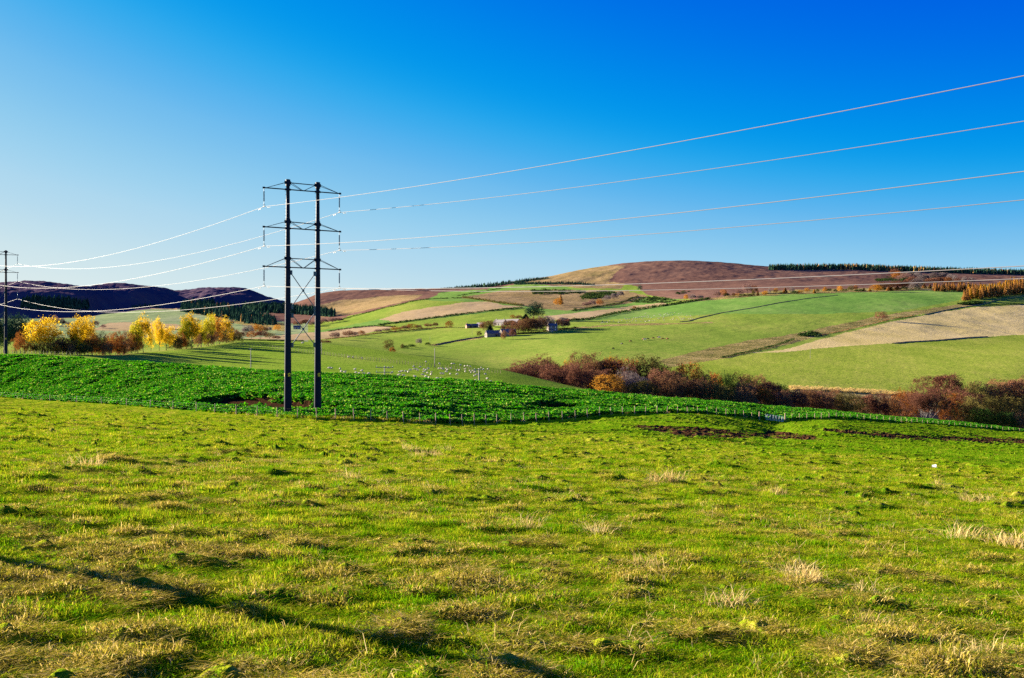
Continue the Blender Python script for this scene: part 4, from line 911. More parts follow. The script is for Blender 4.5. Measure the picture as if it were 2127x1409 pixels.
# --- brown wood in the valley on the right
yq = lambda x, d=0: YQ(x)+d
W1 = [(1052,770,40,yq(1052,-30),'bare','purple'),(1068,764,62,yq(1068,-20),'bare','purple'),(1092,752,80,yq(1092,-5),'bare','purple'),(1120,745,90,yq(1120,5),'bare','purple'),(1140,744,70,yq(1140,22),'bare','brown'),(1150,758,70,yq(1150,-20),'bare','purple'),(1175,752,32,yq(1175,20),'leafy','orange'),(1186,757,70,yq(1186,-10),'bare','purple'),(1214,737,84,yq(1214,15),'bare','brown'),(1200,756,70,yq(1200,-25),'bare','purple'),(1238,752,60,yq(1238,5),'bare','brown'),(1262,748,80,yq(1262,10),'bare','purple'),(1292,750,70,yq(1292,8),'bushy','rust'),(1272,746,40,yq(1272,22),'bushy','orange'),(1308,758,60,yq(1308,-4),'bare','purple'),(1266,779,74,yq(1266,-32),'bushy','orange'),(1245,770,60,yq(1245,-18),'bare','purple'),(1303,773,56,yq(1303,-14),'bare','grey'),(1325,778,44,yq(1325,-18),'bare','grey'),(1332,752,60,yq(1332,12),'bushy','olive'),(1352,743,84,yq(1352,14),'bushy','olive'),(1378,760,60,yq(1378,4),'bushy','olive'),(1366,770,60,yq(1366,-14),'bare','purple'),(1330,792,70,yq(1330,-36),'bushy','olive'),(1395,783,70,yq(1395,-24),'bare','brown'),(1422,757,70,yq(1422,8),'bushy','rust'),(1400,772,56,yq(1400,-6),'bare','brown'),(1450,770,50,yq(1450,10),'bushy','olive'),(1440,790,64,yq(1440,-22),'bare','brown'),(1470,780,64,yq(1470,0),'bare','brown'),(1486,777,44,yq(1486,12),'bushy','rust'),(1490,800,70,yq(1490,-30),'bushy','olive'),(1512,777,50,yq(1512,4),'bushy','green'),(1536,778,56,yq(1536,6),'bushy','olive'),(1548,792,50,yq(1548,-16),'bare','purple'),(1566,782,60,yq(1566,6),'bare','brown'),(1540,812,70,yq(1540,-34),'bare','brown'),(1600,795,64,yq(1600,4),'bare','purple'),(1585,806,60,yq(1585,-22),'bushy','rust'),(1625,800,50,yq(1625,4),'bushy','green'),(1618,814,60,yq(1618,-24),'bare','purple'),(1655,815,56,yq(1655,-6),'bare','purple'),(1680,812,64,yq(1680,2),'bare','brown'),(1706,816,56,yq(1706,-4),'bare','purple'),(1730,812,56,yq(1730,4),'bare','brown'),(1752,818,50,yq(1752,-4),'bushy','olive'),(1775,822,50,yq(1775,0),'bushy','olive'),(1800,822,50,yq(1800,4),'bare','purple'),(1826,820,48,yq(1826,0),'bare','purple'),(1850,822,46,yq(1850,2),'bare','brown'),(1878,812,60,yq(1878,4),'bushy','rust'),(1960,780,92,yq(1960,40),'bare','purple'),(1905,818,60,yq(1905,10),'bare','purple'),(1975,818,56,yq(1975,2),'bushy','rust'),(2000,808,70,yq(2000,12),'bare','purple'),(2026,798,70,yq(2026,16),'bushy','olive'),(2050,796,70,yq(2050,20),'bare','brown'),(2080,792,80,yq(2080,20),'bare','brown'),(2108,790,70,yq(2108,18),'bare','purple'),(2132,792,70,yq(2132,18),'bare','brown'),(2020,826,70,yq(2020,-12),'bushy','olive'),(2060,828,80,yq(2060,-12),'bushy','olive'),(2100,826,76,yq(2100,-10),'bushy','olive'),(2126,858,50,yq(2126,-30),'bare','brown'),(2040,850,60,yq(2040,-28),'bushy','green'),(2085,858,60,yq(2085,-30),'bushy','green')]
row(W1, 'valley_tree', 'tree', 'in the wood behind the crop', 'trees of the brown valley wood')
tree('birch_tree', 'multi-stemmed birch with pale trunks and purple twigs near the right edge', 'birch', 'purple', 1928, 808, 84, yq(1928,-40), 'trees of the brown valley wood', M_BIRCH)
# dry rushes above the wood
rb = []
for px in np.arange(1640, 1905, 1.1):
    v = np.interp(px, [1640, 1700, 1800, 1905], [807, 809, 814, 822])
    for q in range(2): rb.append(hit(px, v+R.uniform(-3, 4), yq(px)+20))
rb = np.array(rb); n = len(rb)
reeds = [proto('w', [blades(40, .6, .5, 1.5, .07, .5, rs)], [M_DRY]) for _ in range(3)]
scatter('dry_rushes', rb, np.stack([R.randn(n)*.1, R.randn(n)*.1, R.rand(n)*6.28], -1), np.repeat(R.uniform(.7, 1.5, n)[:, None], 3, 1), R.randint(0, 3, n), reeds, 'strip of pale dry rushes above the brown valley wood')

# --- single trees and thickets on the far land; (x, top, width, base picture height)
def far_tree(x, vt, wp, vb, kind, col, ymin=520):
    return (x, vt, wp, hit(x, vb, ymin)[1], kind, col)
S1 = [far_tree(808,706,19,731,'bushy','olive'), far_tree(836,714,8,724,'bush','olive'), far_tree(871,703,13,718,'bare','grey'), far_tree(841,717,14,724,'bush','green'), far_tree(856,715,14,722,'bush','green'), far_tree(889,711,11,717,'bush','green'), far_tree(815,722,12,733,'bush','rust')]
row(S1, 'hedgerow_tree', 'tree', 'in the gappy hedge', 'trees of the gappy hedge')
S2 = [far_tree(697,690,22,705,'bare','pink'), far_tree(724,687,24,702,'bare','purple'), far_tree(738,690,12,701,'bare','pink'), far_tree(752,687,16,697,'bushy','rust'), far_tree(786,684,20,692,'bare','pink'), far_tree(803,682,18,690,'bare','pink'), far_tree(822,679,20,688,'bushy','rust'), far_tree(840,676,22,687,'bare','purple'), far_tree(855,673,24,685,'bushy','rust'), far_tree(870,675,14,684,'bare','purple'), far_tree(889,672,18,681,'bare','purple'), far_tree(905,670,15,680,'bare','purple'), far_tree(933,667,17,681,'bushy','rust'), far_tree(675,706,26,713,'bush','purple')]
row(S2, 'hedgerow_tree', 'tree', 'below the tan fields', 'trees below the tan fields')
S3 = [far_tree(515,676,26,697,'bare','grey'), far_tree(533,674,24,694,'bushy','orange'), far_tree(548,677,20,693,'bare','brown'), far_tree(561,680,9,690,'bare','grey'), far_tree(575,675,17,688,'bushy','orange'), far_tree(502,690,22,704,'bare','purple'), far_tree(522,689,24,704,'bushy','rust'), far_tree(541,688,26,704,'bare','purple'), far_tree(560,691,22,704,'bushy','olive'), far_tree(574,697,18,706,'bare','purple'), far_tree(618,667,20,678,'bare','purple'), far_tree(634,664,22,678,'bare','purple'), far_tree(650,668,18,678,'bare','pink'), far_tree(673,662,20,673,'bare','pink'), far_tree(690,660,20,671,'bare','pink'), far_tree(706,661,20,669,'bare','pink'), far_tree(660,668,20,676,'bare','purple')]
row(S3, 'valley_tree', 'tree', 'on the valley floor', 'trees on the valley floor')
S4 = [far_tree(92,660,20,677,'bare','pink',800), far_tree(104,662,18,677,'bare','pink',800), far_tree(114,657,22,677,'bare','pink',800), far_tree(127,662,20,678,'bare','pink',800), far_tree(143,670,12,677,'bare','pink',800), far_tree(198,667,16,681,'bare','pink',800), far_tree(214,674,12,683,'bare','pink',800), far_tree(480,665,12,676,'bare','grey',800)]
row(S4, 'meadow_tree', 'tree', 'in the far valley meadow', 'trees of the valley meadow')
S5 = [far_tree(1062,666,26,680,'bare','brown'), far_tree(1000+18,666,29,681,'bushy','brown'), far_tree(1090,664,34,692,'bushy','brown'), far_tree(1104,662,36,691,'bare','brown'), far_tree(1120,660,39,690,'bushy','brown'), far_tree(1078,672,23,694,'bushy','brown'), far_tree(1130,657,29,686,'bare','grey'), far_tree(1143,659,23,685,'bare','grey'), far_tree(1168,660,26,683,'bare','grey'), far_tree(1058,676,23,694,'bare','brown'), far_tree(1092,678,18,692,'bush','green'), far_tree(1065,654,12,663,'bushy','rust'), far_tree(1078,655,16,664,'bare','brown'), far_tree(996,688,13,698,'bush','olive'), far_tree(1172,666,18,682,'bare','grey')]
S5 += [far_tree(x, v-4, w_, v+16, k_, c_) for x, v, w_, k_, c_ in [(1003,672,16,'bare','brown'),(1012,675,14,'bushy','olive'),(1048,676,18,'bare','brown'),(1070,672,22,'bare','purple'),(1085,668,24,'bare','brown'),(1098,672,24,'bare','purple'),(1112,668,24,'bushy','brown'),(1126,666,22,'bare','brown'),(1137,668,16,'bare','purple'),(1160,668,18,'bare','brown'),(1066,688,16,'bare','purple'),(1046,690,12,'bush','brown'),(1108,676,20,'bushy','brown'),(1118,674,18,'bare','grey'),(1178,668,14,'bare','purple')]]
row(S5, 'farm_tree', 'tree', 'among the farm buildings', 'trees round the farm')
for i, (x, vt, wp, vb, lab) in enumerate([(1111,629,36,668,'tall dark conifer towering behind the farm buildings'), (1092,652,16,664,'low dark conifer left of the tall farm conifer'), (1018,675,16,692,'small dark conifer behind the ruined barn gables')]):
    tree('evergreen_tree', lab, 'leafy' if i == 0 else 'conifer', 'conifer', x, vt, wp, hit(x, vb, 700)[1], 'conifers round the farm')
S6 = [far_tree(1830,648,26,667,'bushy','brown')]
tree('hawthorn_tree', 'round reddish-brown tree alone on the rough bank of the right hillside', 'bushy', 'purple', 1830, 648, 26, S6[0][3])
S7 = [far_tree(1159,620,20,637,'bushy','orange',900), far_tree(1165,612,10,634,'larch','larch',900), far_tree(1329,593,9,602,'bush','conifer',1400), far_tree(1230,623,22,638,'bare','pink',900), far_tree(1245,622,16,636,'bushy','rust',900), far_tree(1218,628,18,638,'bare','pink',900), far_tree(1276,610,18,624,'bare','grey',900), far_tree(1262,614,18,626,'bare','grey',900), far_tree(1290,606,16,618,'bare','grey',900), far_tree(1318,636,8,642,'bush','rust',900), far_tree(1195,640,7,644,'bush','green',900), far_tree(1425,612,9,624,'bushy','orange',900), far_tree(1440,612,16,623,'bare','grey',900), far_tree(1455,614,14,622,'bare','grey',900), far_tree(1490,606,18,619,'bare','pink',900), far_tree(1503,602,16,617,'bushy','rust',900)]
row(S7, 'hillside_tree', 'tree', 'on the rough slope above the farm', 'trees of the rough slope')
S8 = []
g8 = np.random.RandomState(5)
for x in np.arange(1512, 1960, 11):
    xx = x+g8.uniform(-4, 4); vb = np.interp(xx, [1500, 1600, 1700, 1800, 1900, 1960], [620, 614, 609, 606, 603, 601])-g8.uniform(0, 3)
    c = g8.choice(['gorse', 'orange', 'larch', 'rust', 'gold', 'grey', 'olive'], p=[.34, .2, .16, .1, .06, .07, .07]); hgt = g8.uniform(5, 13) if c != 'gorse' else g8.uniform(4, 8)
    S8.append((xx, vb-hgt, g8.uniform(9, 18) if c == 'gorse' else g8.uniform(6, 13), hit(xx, vb, 900)[1], 'bush' if c in ('gorse', 'olive') else ('larch' if c in ('gold', 'larch') else 'bushy'), c))
S8 += [far_tree(1553,590,22,612,'bare','pink',900), far_tree(1567,594,16,611,'bushy','rust',900), far_tree(1535,600,18,614,'bare','pink',900)]
row(S8, 'hillside_shrub', 'shrub', 'along the pasture top', 'shrubs along the top of the pasture', 'shrub')
S9 = []
for x, v, wd_, c in [(1858,560,16,'purple'),(1863,565,18,'rust'),(1885,568,26,'pink'),(1893,576,20,'purple'),(1907,568,12,'grey'),(1920,573,20,'grey'),(1903,580,26,'grey'),(1938,568,14,'grey'),(1953,568,16,'grey'),(1964,568,16,'grey'),(1975,571,16,'grey'),(1984,574,10,'grey'),(1950,578,18,'purple'),(1966,577,20,'rust'),(1880,586,24,'purple'),(1862,586,26,'purple'),(1836,588,26,'brown'),(1820,592,20,'orange'),(1900,590,20,'grey'),(1990,579,14,'purple'),(2002,577,10,'grey'),(2018,577,10,'grey'),(1930,580,20,'purple')]:
    S9.append(far_tree(x, v-1, wd_*1.35, v+15, 'bushy' if c in ('rust', 'orange') else 'bare', c, 1300))
row(S9, 'moor_tree', 'tree', 'in the moor scrub', 'trees of the moor scrub')
S10 = []
for k in range(24):
    x = 1942+k*4.2+g8.uniform(-2, 2); vb = np.interp(x, [1940, 2050], [605, 607])+g8.uniform(-1.5, 1.5); S10.append((x, vb-g8.uniform(14, 22), g8.uniform(7, 10), hit(x, vb, 900)[1], 'larch', 'larch'))
for r_ in range(4):
    for k in range(17):
        x = 2002+k*8.6+g8.uniform(-3, 3)+r_*3; vb = np.interp(x, [1998, 2060, 2130], [628, 620, 612])-r_*3.4-(0 if r_ else 1)
        if x > 2150: continue
        vt = vb-g8.uniform(20, 27)-(4 if x > 2080 else 0); S10.append((x, vt, g8.uniform(8, 12), hit(x, vb, 900)[1], 'larch', 'gold' if (r_ >= 2 and x > 2040 and g8.rand() < .75) or g8.rand() < .12 else 'larch'))
row(S10, 'larch_tree', 'larch', 'in the right-hand plantation', 'larches of the plantation')

# --- conifer plantations and gorse that read as one mass
def mini_conifer(g):
    V, Fq, n = [], [], 0
    for k, (z0, z1, r) in enumerate(((.02, .55, .20), (.28, .80, .155), (.55, 1.0, .10))):
        a = np.arange(7)*6.283/7+g.rand(); rr = r*(.75+.5*g.rand(7)); ring = np.stack([rr*np.cos(a), rr*np.sin(a), z0+.08*g.randn(7)], -1)
        V.append(np.concatenate([ring, [[g.randn()*.01, g.randn()*.01, z1]]])); i = np.arange(7); Fq.append(np.stack([i, (i+1) % 7, np.full(7, 7), np.full(7, 7)], -1)[:, :3]+n); n += 8
    return np.concatenate(V), np.concatenate(Fq)
gm = np.random.RandomState(9); MINI = [mini_conifer(gm) for _ in range(6)]
def mass(name, label, pts, hs, wf, mat, ymin, shapes=MINI, mats2=None, frac=0):
    mb = MB(); c = None
    for (x, v), hpx in zip(pts, hs):
        p = hit(x, v, ymin) if not isinstance(v, tuple) else ground(x, v[0]); hm = hpx*p[1]/FL
        if c is None: c = p
        V, Fq = shapes[gm.randint(len(shapes))]; a = gm.rand()*6.28; ca, sa = math.cos(a), math.sin(a)
        Vr = np.stack([V[:, 0]*ca-V[:, 1]*sa, V[:, 0]*sa+V[:, 1]*ca, V[:, 2]], -1)*np.array([hm*wf, hm*wf, hm])
        mb.cur = 1 if gm.rand() < frac else 0; mb.add(Vr+(p-c)-np.array([0, 0, .3]), Fq)
    o = mb.build(name, [CM[mat]]+([CM[mats2]] if mats2 else []), None); o.location = c; tag(o, label, kind='stuff'); return o
def in_region(poly, n):
    xs_, ys_ = [p[0] for p in poly], [p[1] for p in poly]; out = []
    while len(out) < n:
        x, v = gm.uniform(min(xs_), max(xs_)), gm.uniform(min(ys_), max(ys_))
        if inpoly(np.array([x]), np.array([v]), poly)[0]: out.append((x, v))
    return sorted(out, key=lambda p: p[1])
def wood(name, label, poly, n, h0, h1, ymin, wf=1.0, mat='conifer', **kw): return mass(name, label, in_region(poly, n), gm.uniform(h0, h1, n), wf, mat, ymin, **kw)
wood('conifer_wood', 'dark conifer wood on the left hill, above the yellow trees', [(44,640),(50,628),(80,625),(140,628),(182,634),(187,643),(150,643),(90,643)], 420, 12, 18, 900)
wood('conifer_wood', 'dark conifer wood on the valley side left of the tall pylon', [(374,648),(376,640),(400,634),(440,636),(470,642),(500,650),(530,656),(560,664),(576,676),(540,676),(510,672),(470,663),(420,655)], 700, 13, 20, 900, mats2='larch', frac=.03)
wood('conifer_wood', 'dark conifer wood running behind the tall pylon', [(500,640),(540,641),(600,644),(640,648),(690,654),(700,658),(690,659),(640,655),(590,652),(540,650)], 620, 13, 19, 900)
wood('conifer_wood', 'small dark conifer copse between the two left plantations', [(270,638),(300,634),(335,637),(330,640),(280,640)], 60, 4, 7, 900)
line = [(x, np.interp(x, [915, 1015, 1137], [600.5, 596, 578.5])+gm.uniform(-.6, 1.2)) for x in np.arange(915, 1140, .8)]
mass('skyline_wood', 'thin dark conifer wood on the skyline left of the brown hill', line, gm.uniform(5, 11, len(line))*np.interp([p[0] for p in line], [915, 960, 1015, 1110, 1140], [.35, .7, 1, .8, .4]), .9, 'conifer', 1500)
line = [(x, np.interp(x, [1066, 1120, 1190, 1236], [591, 590, 590, 594])+gm.uniform(-1.2, 1.2)) for x in np.arange(1068, 1237, .9)]
mass('conifer_wood', 'low dark conifer belt on the left flank of the brown hill', line, gm.uniform(4, 7.5, len(line)), 1.0, 'conifer', 1500)
line = [(x, np.interp(x, [1598, 1765, 1854, 2001, 2127, 2160], [559.5, 558.5, 561.5, 566.5, 569.5, 571])+gm.uniform(-.3, 2.2)) for x in np.arange(1598, 2160, .62)]
mass('skyline_wood', 'dark conifer forest along the skyline on the right', line, gm.uniform(9, 14, len(line)), .8, 'conifer', 1500, mats2='larch', frac=.12)
def mini_bush(g):
    P = g.randn(26, 3)*np.array([.34, .34, .22])+np.array([0, 0, .38]); return leaves(P, .42, g)
BUSH = [mini_bush(gm) for _ in range(5)]
def scrub(name, label, poly, n, h0, h1, ymin, mat='gorse', wf=1.4): return mass(name, label, in_region(poly, n), gm.uniform(h0, h1, n), wf, mat, ymin, BUSH)
scrub('gorse', 'dark gorse scrub on the slope above the farm', [(1102,604),(1130,602),(1180,604),(1215,607),(1210,611),(1160,612),(1105,612)], 150, 2.5, 5, 900)
scrub('gorse', 'dark gorse scrub below the brown hill, above the farm conifer', [(1205,616),(1225,609),(1262,606),(1284,611),(1262,617),(1230,622),(1206,622)], 150, 3, 5.5, 900)
scrub('gorse', 'gorse scrub at the foot of the brown hill', [(1306,628),(1330,619),(1360,617),(1395,622),(1410,625),(1380,630),(1330,630)], 160, 2.5, 4.5, 900)
scrub('gorse', 'small gorse patches on the brown moor', [(1400,610),(1425,605),(1432,607),(1412,612)], 26, 2, 3.5, 900)
scrub('gorse', 'gorse scrub in the moor hollow on the right', [(1835,580),(1870,566),(1920,572),(1980,580),(1990,585),(1930,590),(1900,596),(1850,594)], 120, 2.5, 5, 1300)
scrub('gorse', 'gorse patches on the brown moor to the right', [(1815,581),(1850,578),(1855,581),(1825,586)], 40, 2.5, 4, 1300)
scrub('gorse', 'dark gorse clump in the rough ditch on the right hillside', [(1662,696),(1680,690),(1700,693),(1706,698),(1690,701),(1664,700)], 50, 4, 8, 620)
scrub('gorse', 'dark gorse below the larches at the right edge', [(1990,633),(2020,628),(2032,627),(2040,631),(2016,634)], 60, 4, 7, 900)

# --- hedges and dry-stone walls, each one thing
M_STONE = field_mat('dry_stone', [(.2, (.07, .05, .035)), (.5, (.20, .15, .10)), (.85, (.38, .32, .25))], .8, 3.0, bstr=.8, bdist=.1)
def hedge(label, pts, hpx, wpx, mat='gorse', ymin=560, name='hedge', step=2.2):
    mb = MB(); c = None; L = []
    for (a, b) in zip(pts[:-1], pts[1:]):
        k = max(1, int(math.hypot(b[0]-a[0], b[1]-a[1])/step)); L += [(a[0]+(b[0]-a[0])*t/k, a[1]+(b[1]-a[1])*t/k) for t in range(k)]
    for x, v in L:
        p = hit(x, v, ymin); hm = hpx*p[1]/FL*gm.uniform(.6, 1.25)
        if c is None: c = p
        if gm.rand() < .06: continue
        V, Fq = BUSH[gm.randint(5)]; wm_ = wpx*p[1]/FL
        mb.add(V*np.array([wm_, wm_, hm*1.1])+(p-c), Fq)
    o = mb.build(name, [CM[mat]], None); o.location = c; tag(o, label, 'hedge', 'hedges and banks of the far fields'); return o
hedge('dark hedge below the tan field, rising towards the farm conifer', [(787,676),(863,666),(939,656),(1015,647),(1089,639.5)], 4, 5)
hedge('dark hedge between the green and tan strips left of the farm', [(682,689),(715,684),(740,681),(774,678),(822,679.5)], 3, 4)
hedge('thick dark hedge along the top of the upper sheep pasture', [(1176,667),(1226,664),(1274,653),(1329,643.5),(1395,634),(1442,626),(1475,622)], 5.5, 6)
hedge('hedge bordering the moor above the long green field', [(700,667),(740,656),(774,647),(800,640),(827,635),(853,627),(888,622),(940,620),(960,619.5)], 2.4, 4)
hedge('scrubby hedge between the tan field and the rough slope', [(963,619),(1000,624),(1030,629),(1060,633),(1089,636)], 5, 6, 'olive')
hedge('short dark hedge on the skyline field left of the hill', [(952,615),(985,609),(1040,600)], 2.2, 4)
hedge('bushy hedge behind the farm conifer, up the rough slope', [(1190,647),(1230,640),(1270,634),(1289,631),(1310,622),(1326,617)], 3.5, 6, 'gorse')
hedge('dark hedge bank beside the rough ditch on the right hillside', [(1500,744),(1530,737),(1560,731),(1590,724),(1620,716),(1650,705)], 4, 6, 'gorse', 600)
hedge('brown gappy hedge along the top of the stubble field', [(1700,698),(1740,690),(1795,677),(1854,662.5),(1900,656)], 2, 4, 'brown', 620)
hedge('hedge line in the valley meadow left of the pylon', [(342,682),(360,685),(390,688),(420,690)], 2.4, 4, 'gorse', 800)
hedge('low brown hedge along the foot of the tan strip', [(676,705),(736,699),(800,691),(870,684),(940,680)], 2.2, 5, 'brown')
hedge('dark hedge at the head of the valley, right of the pylon', [(628,709),(590,709.5),(540,708),(500,707)], 3, 6, 'green', 480)
hedge('mossy field bank below the larches at the right edge', [(2127,632),(2090,633),(2060,634),(2030,638)], 2.5, 5, 'gorse', 900)
hedge('hedge below the farm buildings', [(1052,696),(1080,694),(1110,692),(1134,689),(1170,685),(1200,681)], 3.5, 6, 'olive', 600)
def wall(label, pts, hm, ymin=560, th=.9):
    L = []
    for (a, b) in zip(pts[:-1], pts[1:]):
        k = max(1, int(math.hypot(b[0]-a[0], b[1]-a[1])/2.5)); L += [(a[0]+(b[0]-a[0])*t/k, a[1]+(b[1]-a[1])*t/k) for t in range(k)]
    L.append(pts[-1]); Pw = np.array([hit(x, v, ymin) for x, v in L]); c = Pw[0].copy(); Pw = Pw-c
    d = np.gradient(Pw, axis=0); nrm = np.stack([-d[:, 1], d[:, 0], 0*d[:, 0]], -1); nrm /= np.linalg.norm(nrm, axis=1)[:, None]+1e-9
    hh = hm*(.8+.4*np.random.RandomState(len(L)).rand(len(L))); z = np.array([0, 0, 1.])
    V = np.stack([Pw-nrm*th*.5-z*.6, Pw-nrm*th*.35+z*hh[:, None], Pw+nrm*th*.35+z*hh[:, None], Pw+nrm*th*.5-z*.6], 1).reshape(-1, 3); i = np.arange(len(L)-1)*4
    mb = MB().add(V, np.concatenate([np.stack([i+k, i+k+1, i+k+5, i+k+4], -1) for k in range(3)])); o = mb.build('stone_wall', [M_STONE], None); o.location = c
    tag(o, label, 'wall', 'dry-stone walls of the far fields'); return o
wall('dark drystone wall running up the right-hand pasture', [(1412,669),(1430,667.5),(1455,660),(1500,650),(1560,640.5),(1620,629),(1680,620),(1740,613.5)], .6)
wall('tumbled pale stone wall under the stubble field at the right edge', [(1855,714),(1885,711),(1905,710),(1942,708),(1965,706),(2010,702),(2050,700)], .7, 620, 2.6)
wall('low wall along the farm track', [(905,717),(940,710),(975,704),(1005,700.5)], 1.0)
wall('grey wall below the larch plantation', [(1920,654),(1957,646),(1995,639),(2032,634.5),(2070,624),(2127,615)], .6, 700)
# ------------------------------------------------------------------ farm buildings
M_WALL = plain('pale_stone_wall', (.26, .21, .17), .9, var=.25, scale=.8)
M_BRICK = plain('red_stone_wall', (.42, .20, .13), .9, var=.2, scale=.8)
M_DARKW = plain('dark_stone_wall', (.12, .10, .10), .9, var=.3, scale=.8)
M_WHITE = plain('white_render', (.36, .31, .27), .9, var=.1, scale=.8)
M_SLATE = plain('slate_roof', (.14, .125, .13), .6, var=.25, scale=1.2)
M_LSLATE = plain('light_slate_roof', (.22, .19, .18), .7, var=.2, scale=1.2)
M_PANE = plain('window_pane', (.45, .52, .60), .12, spec=.8, var=.1)
M_DARK = plain('dark_opening', (.02, .018, .018), .9, var=.1)
def house(name, label, x, v, Ln, W, eave, ridge, yaw, wall, roof, chim=(), wins=(), doors=(), gwin=None, cat='building', ymin=600):
    """gabled block; local x runs along the ridge, local -y is the front; yaw turns it"""
    p = hit(x, v, ymin); root = empty(name, p, yaw); tag(root, label, cat, 'farm buildings')
    l, w_, z0 = Ln/2, W/2, -2.0
    V = [[-l,-w_,z0],[l,-w_,z0],[l,w_,z0],[-l,w_,z0],[-l,-w_,eave],[l,-w_,eave],[l,w_,eave],[-l,w_,eave],[-l,0,ridge],[l,0,ridge]]
    mb = MB().add(V, [[0,1,5,4],[2,3,7,6]]); mb.add(V, [[3,0,4,7],[1,2,6,5]]); mb.add(V, [[4,8,7,7],[5,6,9,9]])
    mb.f[-1] = mb.f[-1][:, :3]; mb.build('wall', [wall], root)
    mb = MB(); ov = .3; dz = (ridge-eave)/w_*ov
    for s in (-1, 1):
        a = np.array([[-l-ov, s*(w_+ov), eave-dz], [l+ov, s*(w_+ov), eave-dz], [l+ov, 0, ridge+.02], [-l-ov, 0, ridge+.02]]); mb.add(np.concatenate([a+[0, 0, .05], a+[0, 0, .22]]), [[0,1,2,3],[4,5,6,7],[0,1,5,4],[0,3,7,4],[1,2,6,5]])
    rf = mb.build('roof', [roof], root)
    for cx_ in chim:
        MB().box((cx_*l*.9, 0, ridge+.45), (.9, .7, 1.6)).build('chimney', [wall], rf)
    for (t, z, ww, hh) in wins:
        MB().box((t*l, -w_-.02, z), (ww, .08, hh)).build('window', [M_PANE], root)
    for (t, z, ww, hh) in doors:
        MB().box((t*l, -w_-.03, z+hh/2), (ww, .08, hh)).build('door', [M_DARK], root)
    if gwin:
        for (t, z, ww, hh) in gwin: MB().box((-l-.03, t*w_, z), (.08, ww, hh)).build('opening', [M_DARK], root)
    return root
house('cottage', 'red-walled cottage with dark slate roof at the left end of the farm', 975, 681.5, 8, 5, 2.4, 4.6, .35, M_BRICK, M_SLATE, (-.8,), (), ((.1, 0, 1.2, 1.9),))
house('outbuilding', 'dark-roofed outbuilding right of the red cottage', 986, 681, 7, 5, 2.3, 4.3, .25, M_DARKW, M_SLATE, (), (), ((0, 0, 1.5, 2),))
house('shed', 'pale shed with a light metal roof behind the red cottage', 998, 679, 10, 5.5, 2.6, 4.6, -.8, M_WHITE, M_LSLATE, (), (), ((.2, 0, 2, 2.1),))
house('farmhouse', 'long pale farmhouse with grey roof and two chimneys', 1039, 676, 17, 6.5, 3.3, 6.4, -.78, M_WHITE, M_LSLATE, (-.75, .85), ((-.6, 1.8, .9, 1.1), (.6, 1.8, .9, 1.1)), ((.05, 0, 1.3, 2),))
house('barn', 'grey-roofed barn behind the farmhouse, at its right', 1065, 675, 20, 8, 3.0, 6.4, -.78, M_WALL, M_LSLATE, (), (), ((-.3, 0, 2.2, 2.4),))
house('barn', 'short gabled barn wing at the right end of the steading', 1078, 674, 7, 6, 3.0, 5.5, 1.2, M_WALL, M_LSLATE, (), (), (), [(0, 2.0, 1.4, 1.6)])
house('barn', 'dark long barn with a pale gable at the front left of the farm', 1024, 699.5, 15, 6, 3.0, 6.0, .42, M_WALL, M_SLATE, (), (), ((.3, 0, 1.5, 2),), [(0, 3.9, 1.3, 1.6), (0, 1.4, 1.6, 2.2)])
house('barn', 'roofed stone barn with an open gable beside the dark long barn', 1055, 698, 15, 6.5, 3.4, 6.6, .42, M_WALL, M_SLATE, (), (), (), [(0, 3.6, 2.0, 1.8)])
hx = house('farmhouse', 'tall dark two-storey house with a lit left gable and four pale windows', 1147, 688, 9.2, 6.5, 5.2, 7.4, .30, M_WALL, M_SLATE, (-.9, .9), ((-.5, 1.6, .9, 1.2), (.5, 1.6, .9, 1.2), (-.5, 4.0, .9, 1.2), (.5, 4.0, .9, 1.2)))
house('porch', 'little white porch hut in front of the dark two-storey house', 1146, 689.5, 2, 2, 1.9, 2.8, .3, M_WHITE, M_SLATE)
house('cottage', 'small white cottage half hidden by trees behind the pylon', 617, 684, 9, 5, 2.5, 4.6, .1, M_WHITE, M_SLATE, (), ((-.4, 1.5, .9, 1), (.4, 1.5, .9, 1)), ((0, 0, 1, 2),), ymin=700)

# ------------------------------------------------------------------ wooden poles of the local lines
M_UPOLE = plain('grey_timber', (.30, .26, .21), .8, var=.2, scale=2)
def upole(label, x, vb, vt, ymin, arms=1, w_=1.4, r=.13):
    p = hit(x, vb, ymin); hm = (vb-vt)*p[1]/FL; root = empty('utility_pole', p); tag(root, label, 'utility pole', 'wooden utility poles')
    mb = MB(); mb.lathe([(r*1.15, -.5), (r*.8, hm), (0, hm+.05)], 8); mb.build('pole', [M_UPOLE], root, True)
    for k in range(arms):
        z = hm-.25-k*(hm*.42); am = MB().box((0, -r, z), (w_, .12, .14)); a_ = am.build('crossarm', [M_UPOLE], root)
        for s in (-.45, 0, .45): MB().lathe([(.03, 0), (.07, .05), (.05, .2), (0, .24)], 6, Matrix.Translation((s*w_, -r, z+.07))).build('insulator', [M_INS], a_)
    return root
upole('dark single pole with a small insulator, left of the tall pylon', 521, 764, 724, YR(521)+5, 1, .8)
upole('two-armed low pole among the valley sheep', 799, 786, 762, YR(799)+5, 2, 3.6)
upole('slim grey pole beside the fence above the valley sheep', 903, 763, 724, YR(903)+20, 0)
upole('grey pole at the right of the valley sheep', 995, 798, 767, YR(995)+5, 1, 2.0)
upole('thin dark pole just right of the tall pylon', 668, 736, 711, YR(668)+30, 0, r=.1)
upole('thin white pole standing in the lower right-hand pasture', 1683, 745, 722, 620, 0, r=.11)
upole('thin pole beside the tumbled wall of the stubble field', 1934, 709, 688, 620, 0, r=.1)
